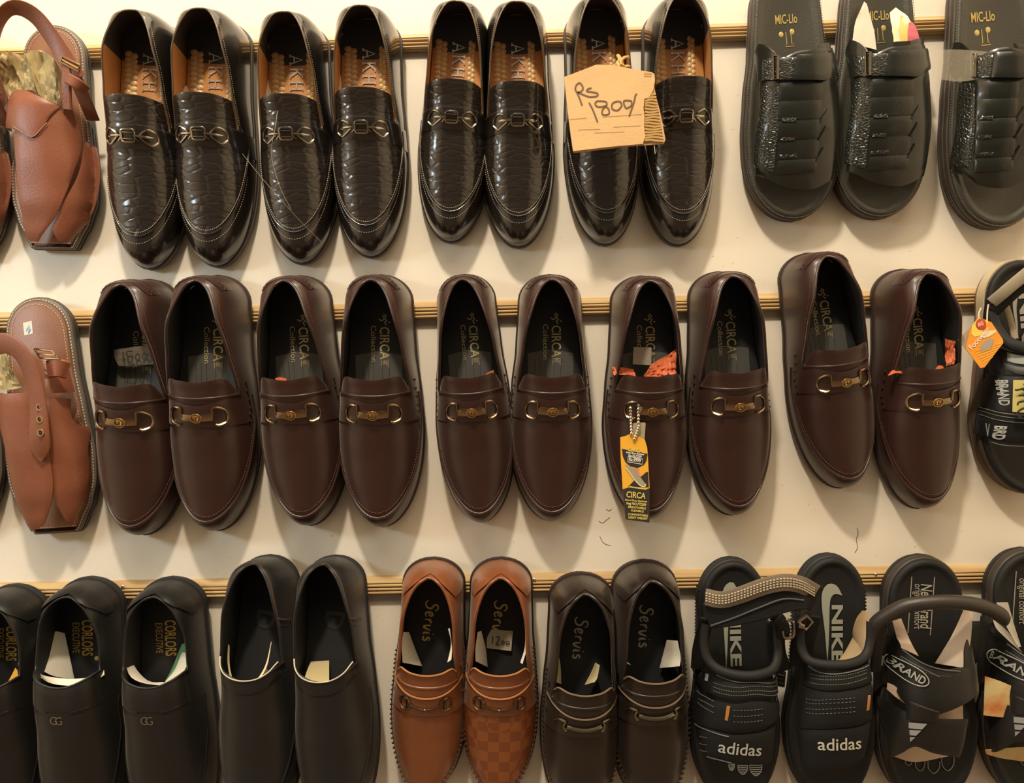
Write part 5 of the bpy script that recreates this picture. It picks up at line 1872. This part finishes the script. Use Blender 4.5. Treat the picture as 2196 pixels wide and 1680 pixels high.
WTX = mat('white_text', (0.66, 0.64, 0.56), 0.45)
for s, x, y, wd, h, m, b in (('CIRCA', 248, 1312, 240, 75, YTX, .02), ('Brand Shoe Business', 235, 1355, 275, 22, YTX, .03), ('Reg NO.772289', 252, 1402, 245, 32, YTX, .03),
                             ('BREATHABLE', 272, 1446, 220, 26, YTX, .03), ('FLEXIBLE', 310, 1490, 155, 26, YTX, .03), ('COMFORTABLE', 268, 1535, 250, 26, YTX, .03), ('LIGHT WEIGHT', 275, 1575, 242, 28, YTX, .03),
                             ('CIRCA', 265, 740, 195, 48, YTX, .02), ('Brand Shoe Business', 248, 765, 225, 22, WTX, .03), ('No.34-72289', 275, 805, 165, 30, WTX, .03), ('Rs:3999', 280, 862, 150, 48, WTX, .03)):
    print_at(ht, s, x, y, wt + .0009, wd, h, m, rot=7 if y < 900 else 5, bold=b)
pen([[tg(*p) for p in ((272, 805), (455, 840), (448, 905), (268, 875), (272, 805))]], wt + .0009, .0007, 'price_frame', WTX, ht, False)
flat([tg(*p) for p in ((345, 390), (480, 385), (490, 400), (475, 610), (400, 620), (330, 560), (330, 420))], wt - .0030, wt - .0022, 'plain_ticket', mat('olive_grey_ticket', (0.33, 0.29, 0.19), 0.45), ht)
mb = MB()
for x0, y0, x1, y1, n in ((300, 205, 312, 520, 9), (400, 175, 400, 385, 6), (405, 430, 350, 590, 6)):
    for k in range(n):
        q = k / (n - 1)
        mb.ball(unproj(*tg(x0 + (x1 - x0) * q, y0 + (y1 - y0) * q), wt + .002 - (.004 * math.sin(q * 3.14) if n != 6 else 0)), .0021, 8)
mb.build('bead_chain', mat('bead_steel', (0.72, 0.60, 0.50), 0.25, 1.0), ht)
mb = MB()
mb.tube([unproj(*tg(385, 165), wt + .002), unproj(*tg(425, 200), wt + .003), unproj(*tg(405, 260), wt + .002)], .0020, 6)
mb.build('chain_clasp', mat('bead_steel', (0.72, 0.60, 0.50), 0.25, 1.0), ht)
tag(ht, 'yellow and black card tag on a bead chain over the brown loafer', 'tag')

# ------------------------------------------------------------------ orange tag on the cream-soled sandal
ot = empty('product_tag')
og = lambda x, y: (2040 + x / 6.718, 550 + y / 6.718)
wo = .0800
flat([og(*p) for p in ((300, 1000), (340, 950), (400, 880), (530, 930), (580, 950), (745, 1200), (750, 1250), (480, 1600), (420, 1610), (210, 1330), (260, 1080))], wo - .0010, wo, 'card', mat('orange_card', (0.78, 0.30, 0.03), 0.4), ot)
flat([og(*p) for p in ((290, 1000), (100, 1200), (210, 1340), (330, 1290), (330, 1050))], wo - .0030, wo - .0022, 'card_back', mat('grey_card_back', (0.42, 0.36, 0.30), 0.6), ot)
flat([og(*p) for p in ((300, 1000), (340, 950), (400, 880), (530, 930), (510, 1010), (440, 1080), (420, 1140), (330, 1160), (290, 1120))], wo, wo + .0003, 'yellow_corner', mat('lemon_card', (0.80, 0.62, 0.10), 0.4), ot)
mb = MB()
c = unproj(*og(430, 980), wo + .0004)
mb.ball(c, .0062, 14, sy=.06, sz=1.1)
mb.build('red_seal', mat('red_seal', (0.48, 0.055, 0.025), 0.4), ot)
print_at(ot, '#5', 385, 1010, wo + .0010, 90, 60, mat('pink_text', (0.80, 0.42, 0.32), .5), rot=-15, bold=.03, k=6.718, ox=2040, oy=550)
flat([og(*p) for p in ((440, 1090), (640, 1060), (650, 1090), (560, 1150), (470, 1180), (420, 1150))], wo + .0003, wo + .0005, 'cream_flash', mat('cream_flash', (0.78, 0.62, 0.38), .5), ot)
print_at(ot, 'Footwear', 300, 1350, wo + .0008, 400, 80, mat('cream_text', (0.82, 0.66, 0.48), .5), rot=-48, bold=.02, k=6.718, ox=2040, oy=550)
flat([og(*p) for p in ((420, 1310), (470, 1230), (560, 1180), (610, 1200), (600, 1260), (560, 1330), (430, 1370))], wo + .0005, wo + .0007, 'grey_picture', mat('grey_picture', (0.36, 0.30, 0.26), .5), ot)
pen([[og(330 + 12 * k, 1370 + 17 * k), og(720 - 12 * k if k < 14 else 560, 1250 + 20 * k)] for k in range(0, 12, 2)], wo + .0006, .0006, 'dot_rows', mat('deep_yellow_rows', (0.80, 0.50, 0.05), .5), ot, False)
pen([[og(*p) for p in ((515, 930), (520, 800), (535, 690))], [og(*p) for p in ((395, 880), (400, 810), (430, 740))]], wo - .0005, .0018, 'plastic_loop', sheer('milky_plastic', (0.85, 0.80, 0.62), .8, .3), ot)
tag(ot, 'orange square tag hanging from the cream-soled sport sandal', 'tag')

# ------------------------------------------------------------------ papers, cards and scraps in the closed shoes
def fit(key, i, ox, oy, k):
    objs, info = SHOES[key]
    return Fit(objs[i], info['la'], ox, oy, k), objs[i]

GRP = 'paper stuffed into the shoes'
a, r = fit('F', 0, 0, 1180, 3.361)
papers(a, r, [([(325, 650, 0.0260), (390, 590, 0.0220), (465, 600, 0.0180)], [(268, 850, 0.0430), (390, 910, 0.0340), (535, 930, 0.0190)]),
              ([(265, 850, 0.0448), (310, 905, 0.0496), (520, 930, 0.0528), (690, 905, 0.0520), (745, 830, 0.0490)], [(290, 920, 0.0480), (380, 965, 0.0560), (540, 978, 0.0590), (680, 945, 0.0590), (752, 900, 0.0560)])],
       PAPER_WHITE, 'white paper in the first whole black tabbed slip-on', seed=3, places=('wide upright sheet', 'curled rim strip'))
a, r = fit('F', 1, 0, 1180, 3.361)
papers(a, r, [([(925, 570, 0.0360), (950, 800, 0.0320), (1060, 940, 0.0320), (1190, 955, 0.0360)], [(905, 600, 0.0464), (915, 860, 0.0496), (1000, 950, 0.0544), (1180, 980, 0.0576)]),
              ([(1190, 950, 0.0360), (1260, 860, 0.0288), (1310, 740, 0.0272)], [(1200, 975, 0.0560), (1310, 900, 0.0528), (1385, 740, 0.0480)]),
              ([(1310, 930, 0.0544), (1350, 860, 0.0496), (1375, 790, 0.0480)], [(1320, 945, 0.0544), (1370, 930, 0.0496), (1395, 965, 0.0448)])],
       PAPER_WHITE, 'white paper in the second whole black tabbed slip-on', seed=4, places=('long curved band', 'band on its right', 'small end piece'))
papers(a, r, [([(1190, 945, 0.0272), (1240, 850, 0.0224), (1310, 680, 0.0240)], [(1230, 950, 0.0368), (1310, 800, 0.0304), (1380, 650, 0.0368)])],
       mat('green_paper', (0.10, 0.22, 0.09), .6), 'green strip behind the white paper in a black slip-on', 'paper_strip', seed=4)
a, r = fit('F', 2, 0, 1180, 3.361)
papers(a, r, [([(110, 850, 0.0400), (70, 930, 0.0448), (22, 1010, 0.0512)], [(125, 870, 0.0400), (140, 980, 0.0448), (148, 1068, 0.0480)])],
       mat('orange_yellow_card', (0.72, 0.36, 0.03), .5), 'orange card corner in the slip-on at the picture edge', 'printed_card', cat='card', group=None)
a, r = fit('G', 0, 440, 1180, 3.36)
papers(a, r, [([(165, 680, .056), (162, 820, .060), (190, 950, .064), (250, 1010, .066)], [(175, 690, .052), (176, 830, .056), (205, 950, .060), (255, 1002, .062)]),
              ([(250, 1002, .066), (340, 970, .066), (430, 840, .062), (475, 660, .058)], [(250, 1010, .068), (345, 985, .068), (440, 850, .064), (478, 670, .060)])],
       mat('cream_lining_paper', (0.70, 0.58, 0.34), .6), 'thin cream paper rim in the plain black slip-on', seed=6, places=('left half', 'right half'))
papers(a, r, [([(260, 1010, .060), (350, 980, .058), (440, 850, .055)], [(300, 1018, .066), (400, 980, .066), (500, 930, .062)])],
       mat('dark_brown_sheet', (0.055, 0.028, 0.014), .5), 'dark brown sheet in the plain black slip-on', 'inner_sheet', group=None, seed=2)
a, r = fit('G', 1, 440, 1180, 3.36)
papers(a, r, [([(760, 805, .018), (730, 880, .036), (695, 990, .060)], [(893, 797, .018), (893, 890, .036), (893, 1003, .062)])],
       mat('cream_yellow_card', (0.56, 0.46, 0.24), .6), 'square cream card in the second plain black slip-on', 'insert_card', cat='card', group=None, seed=2)
SV = (820, 1180, 3.229)
a, r = fit('H1', 0, *SV)
papers(a, r, [([(145, 570, .042), (135, 660, .046), (140, 780, .050)], [(185, 570, .026), (225, 680, .022), (275, 805, .022)]),
              ([(455, 545, .048), (475, 650, .050), (450, 780, .056)], [(468, 545, .050), (482, 680, .052), (478, 760, .056)])],
       PAPER_WHITE, 'white paper strips in the smooth tan moccasin', seed=7)
a, r = fit('H2', 0, *SV)
papers(a, r, [([(660, 570, .042), (645, 680, .046), (645, 770, .050)], [(685, 560, .030), (715, 680, .022), (730, 812, .022)]),
              ([(990, 580, .050), (985, 680, .050), (955, 780, .054)], [(1012, 580, .052), (1008, 660, .054), (970, 790, .058)])],
       PAPER_WHITE, 'white paper strips in the checked tan moccasin', seed=8)
pc_ = papers(a, r, [([(755, 550, .020), (725, 610, .021), (722, 680, .022)], [(905, 562, .021), (898, 630, .022), (893, 700, .023)])],
             mat('grey_beige_card', (0.40, 0.34, 0.24), .6), 'small handwritten price card in the checked tan moccasin', 'price_card', cat='card', group=None, seed=2)
mb = MB()
c0 = spot(r, *a.px(762, 650), .0235)
strokes(mb, [[(0, 0), (0, 1)], [(.4, .8), (.7, 1), (.8, .6), (.45, 0), (.9, 0)], [(1.3, .5), (1.1, .3), (1.3, .05), (1.5, .3), (1.3, .5)], [(1.9, .5), (1.7, .3), (1.9, .05), (2.1, .3), (1.9, .5)]], .0010, c0[0], c0[1], lambda x, v: .0236, .0085, 3, .0003)
mb.build('pen_price', mat('black_ink', (0.02, 0.018, 0.015), 0.5), pc_)
a, r = fit('I', 0, *SV)
papers(a, r, [([(1190, 730, .038), (1178, 800, .042), (1172, 905, .046)], [(1218, 710, .026), (1235, 810, .022), (1240, 930, .022)]),
              ([(1475, 780, .032), (1440, 860, .030), (1400, 935, .034)], [(1505, 800, .050), (1490, 880, .054), (1470, 915, .058)])],
       mat('yellow_cream_paper', (0.58, 0.48, 0.26), .65), 'cream paper strips in the lower dark brown moccasin', seed=9)
a, r = fit('I', 1, *SV)
papers(a, r, [([(1970, 625, .034), (1945, 720, .026), (1920, 818, .024)], [(2045, 630, .048), (2065, 740, .050), (2060, 805, .054)]),
              ([(1682, 720, .048), (1685, 760, .050), (1700, 790, .054)], [(1690, 740, .044), (1697, 775, .046), (1720, 795, .050)])],
       PAPER_WHITE, 'white paper piece in the upper dark brown moccasin', seed=10)
# glossy loafers: little white card corners beside the insole
for i, (pts, txt) in enumerate(((([(632, 590), (640, 545), (660, 530)], [(690, 592), (690, 560), (680, 535)]), 'first'), (([(1090, 578), (1100, 540), (1110, 515)], [(1160, 578), (1150, 545), (1130, 518)]), 'second'))):
    a, r = fit('A', i, 0, 0, 2.8)
    papers(a, r, [([(x, y, .036) for x, y in pts[0]], [(x, y, .024) for x, y in pts[1]])], PAPER_WHITE, 'white card corner in the %s glossy crocodile loafer' % txt, 'card_corner', cat='card', group='white card corners in the glossy loafers')
a, r = fit('A', 2, 540, 0, 2.8)
papers(a, r, [([(72, 585, .040), (60, 510, .040), (65, 460, .038)], [(140, 572, .024), (115, 510, .024), (85, 460, .030)])], PAPER_WHITE, 'white card corner in the third glossy crocodile loafer', 'card_corner', cat='card', group='white card corners in the glossy loafers')
a, r = fit('A', 3, 540, 0, 2.8)
papers(a, r, [([(505, 540, .044), (500, 440, .044), (508, 375, .044)], [(540, 540, .030), (535, 470, .030), (518, 380, .038)])], PAPER_WHITE, 'white card edge in the fourth glossy crocodile loafer', 'card_corner', cat='card', group='white card corners in the glossy loafers')
# brown loafers
a, r = fit('D', 0, 0, 560, 2.709)
cd = papers(a, r, [([(665, 515, .040), (665, 560, .038), (690, 610, .036)], [(880, 485, .042), (885, 540, .040), (890, 600, .038)])], mat('grey_brown_card', (0.20, 0.165, 0.125), .6), 'small card with a handwritten price in the first brown loafer', 'price_card', cat='card', group=None)
mb = MB()
c0 = spot(r, *a.px(715, 590), .0425)
strokes(mb, [[(0, .0), (.1, .9)], [(.9, .9), (.45, .9), (.4, .5), (.8, .45), (.75, .05), (.4, .0)], [(1.3, .7), (1.1, .35), (1.3, .0), (1.5, .35), (1.3, .7)], [(1.9, .7), (1.7, .35), (1.9, .0), (2.1, .35), (1.9, .7)]], .0013, c0[0], c0[1], lambda x, v: .0422, .0125, -6, .0003)
mb.build('pen_price', mat('black_ink', (0.02, 0.018, 0.015), 0.5), cd)
RED = mat('orange_red_tissue', (0.50, 0.11, 0.035), .55, vary=.3, vscale=60)
DR = ((1080, 560, 2.71))
a, r = fit('D', 2, 540, 560, 2.709)
papers(a, r, [([(135, 680, .040), (165, 676, .040), (200, 682, .040)], [(140, 695, .046), (165, 697, .046), (200, 695, .046)])], RED, 'tiny red scrap in the third brown loafer', 'tissue_scrap', cat='scrap', group='red tissue in the brown loafers')
a, r = fit('D', 4, 540, 560, 2.709)
papers(a, r, [([(1350, 668, .040), (1370, 650, .040), (1405, 632, .042)], [(1350, 676, .044), (1380, 668, .046), (1408, 655, .048)])], RED, 'tiny orange scrap in the fifth brown loafer', 'tissue_scrap', cat='scrap', group='red tissue in the brown loafers')
a, r = fit('D', 6, *DR)
mb = MB()
sheet(mb, a.at3([(1005, 510, .052), (930, 560, .044), (860, 600, .040), (815, 670, .042)]), a.at3([(1005, 665, .060), (960, 660, .062), (900, 672, .062), (830, 675, .060)]), 16, 10, .0005, .006, 4)
loose('tissue_paper', mb, RED, r, 'large crumpled orange tissue in the loafer with the yellow tag', 'tissue', 'red tissue in the brown loafers', ang=20)
mb = MB()
sheet(mb, a.at3([(630, 615, .050), (700, 620, .046), (755, 630, .046)]), a.at3([(640, 665, .058), (700, 662, .060), (770, 672, .060)]), 12, 6, .0005, .004, 5)
loose('tissue_paper', mb, RED, r, 'small red tissue corner in the loafer with the yellow tag', 'tissue', 'red tissue in the brown loafers', ang=20)
papers(a, r, [([(755, 500, .036), (750, 600, .038)], [(860, 503, .036), (858, 606, .038)])], sheer('clear_label_film', (0.45, 0.38, 0.30), .55), 'clear square sticker over the loafer insole lettering', 'clear_sticker', cat='sticker', group=None)
a, r = fit('D', 9, 1640, 520, 2.71)
for A_, B_, n_, m_, wo_, lb in (([(1045, 560, .056), (1050, 640, .054), (1055, 720, .060)], [(1105, 575, .060), (1105, 640, .060), (1105, 705, .064)], 10, 6, .004, 'tall red tissue strip in the loafer beside the cream-soled sandal'),
                                ([(716, 768, .060), (750, 742, .056), (820, 758, .058)], [(722, 776, .064), (765, 760, .064), (830, 768, .064)], 14, 4, .003, 'low orange tissue edge in the loafer beside the cream-soled sandal'),
                                ([(985, 745, .056), (1010, 715, .052), (1040, 720, .052)], [(985, 752, .062), (1015, 745, .062), (1040, 738, .062)], 8, 4, .002, 'small orange tissue lump in the loafer beside the cream-soled sandal')):
    mb = MB()
    sheet(mb, a.at3(A_), a.at3(B_), n_, m_, .0005, wo_, 4)
    loose('tissue_paper', mb, RED, r, lb, 'tissue', 'red tissue in the brown loafers', ang=20)
# loose plastic threads hanging over the glossy loafers
for pts, lb in (((((595, 238), .100), ((590, 275), .108), ((582, 330), .100), ((600, 400), .094), ((625, 450), .085)), 'fine curved plastic thread on the third glossy loafer'),
                ((((520, 330), .094), ((560, 380), .094), ((600, 425), .092), ((640, 470), .080), ((690, 520), .060)), 'fine straight plastic thread crossing from second to third glossy loafer')):
    mb = MB()
    mb.tube([Vector(p) for p in crom([tuple(unproj(*p, w)) for p, w in pts], 30)], .00022, 4)
    tag(mb.build('plastic_thread', mat('clear_thread', (0.36, 0.31, 0.23), .3)), lb, 'thread')
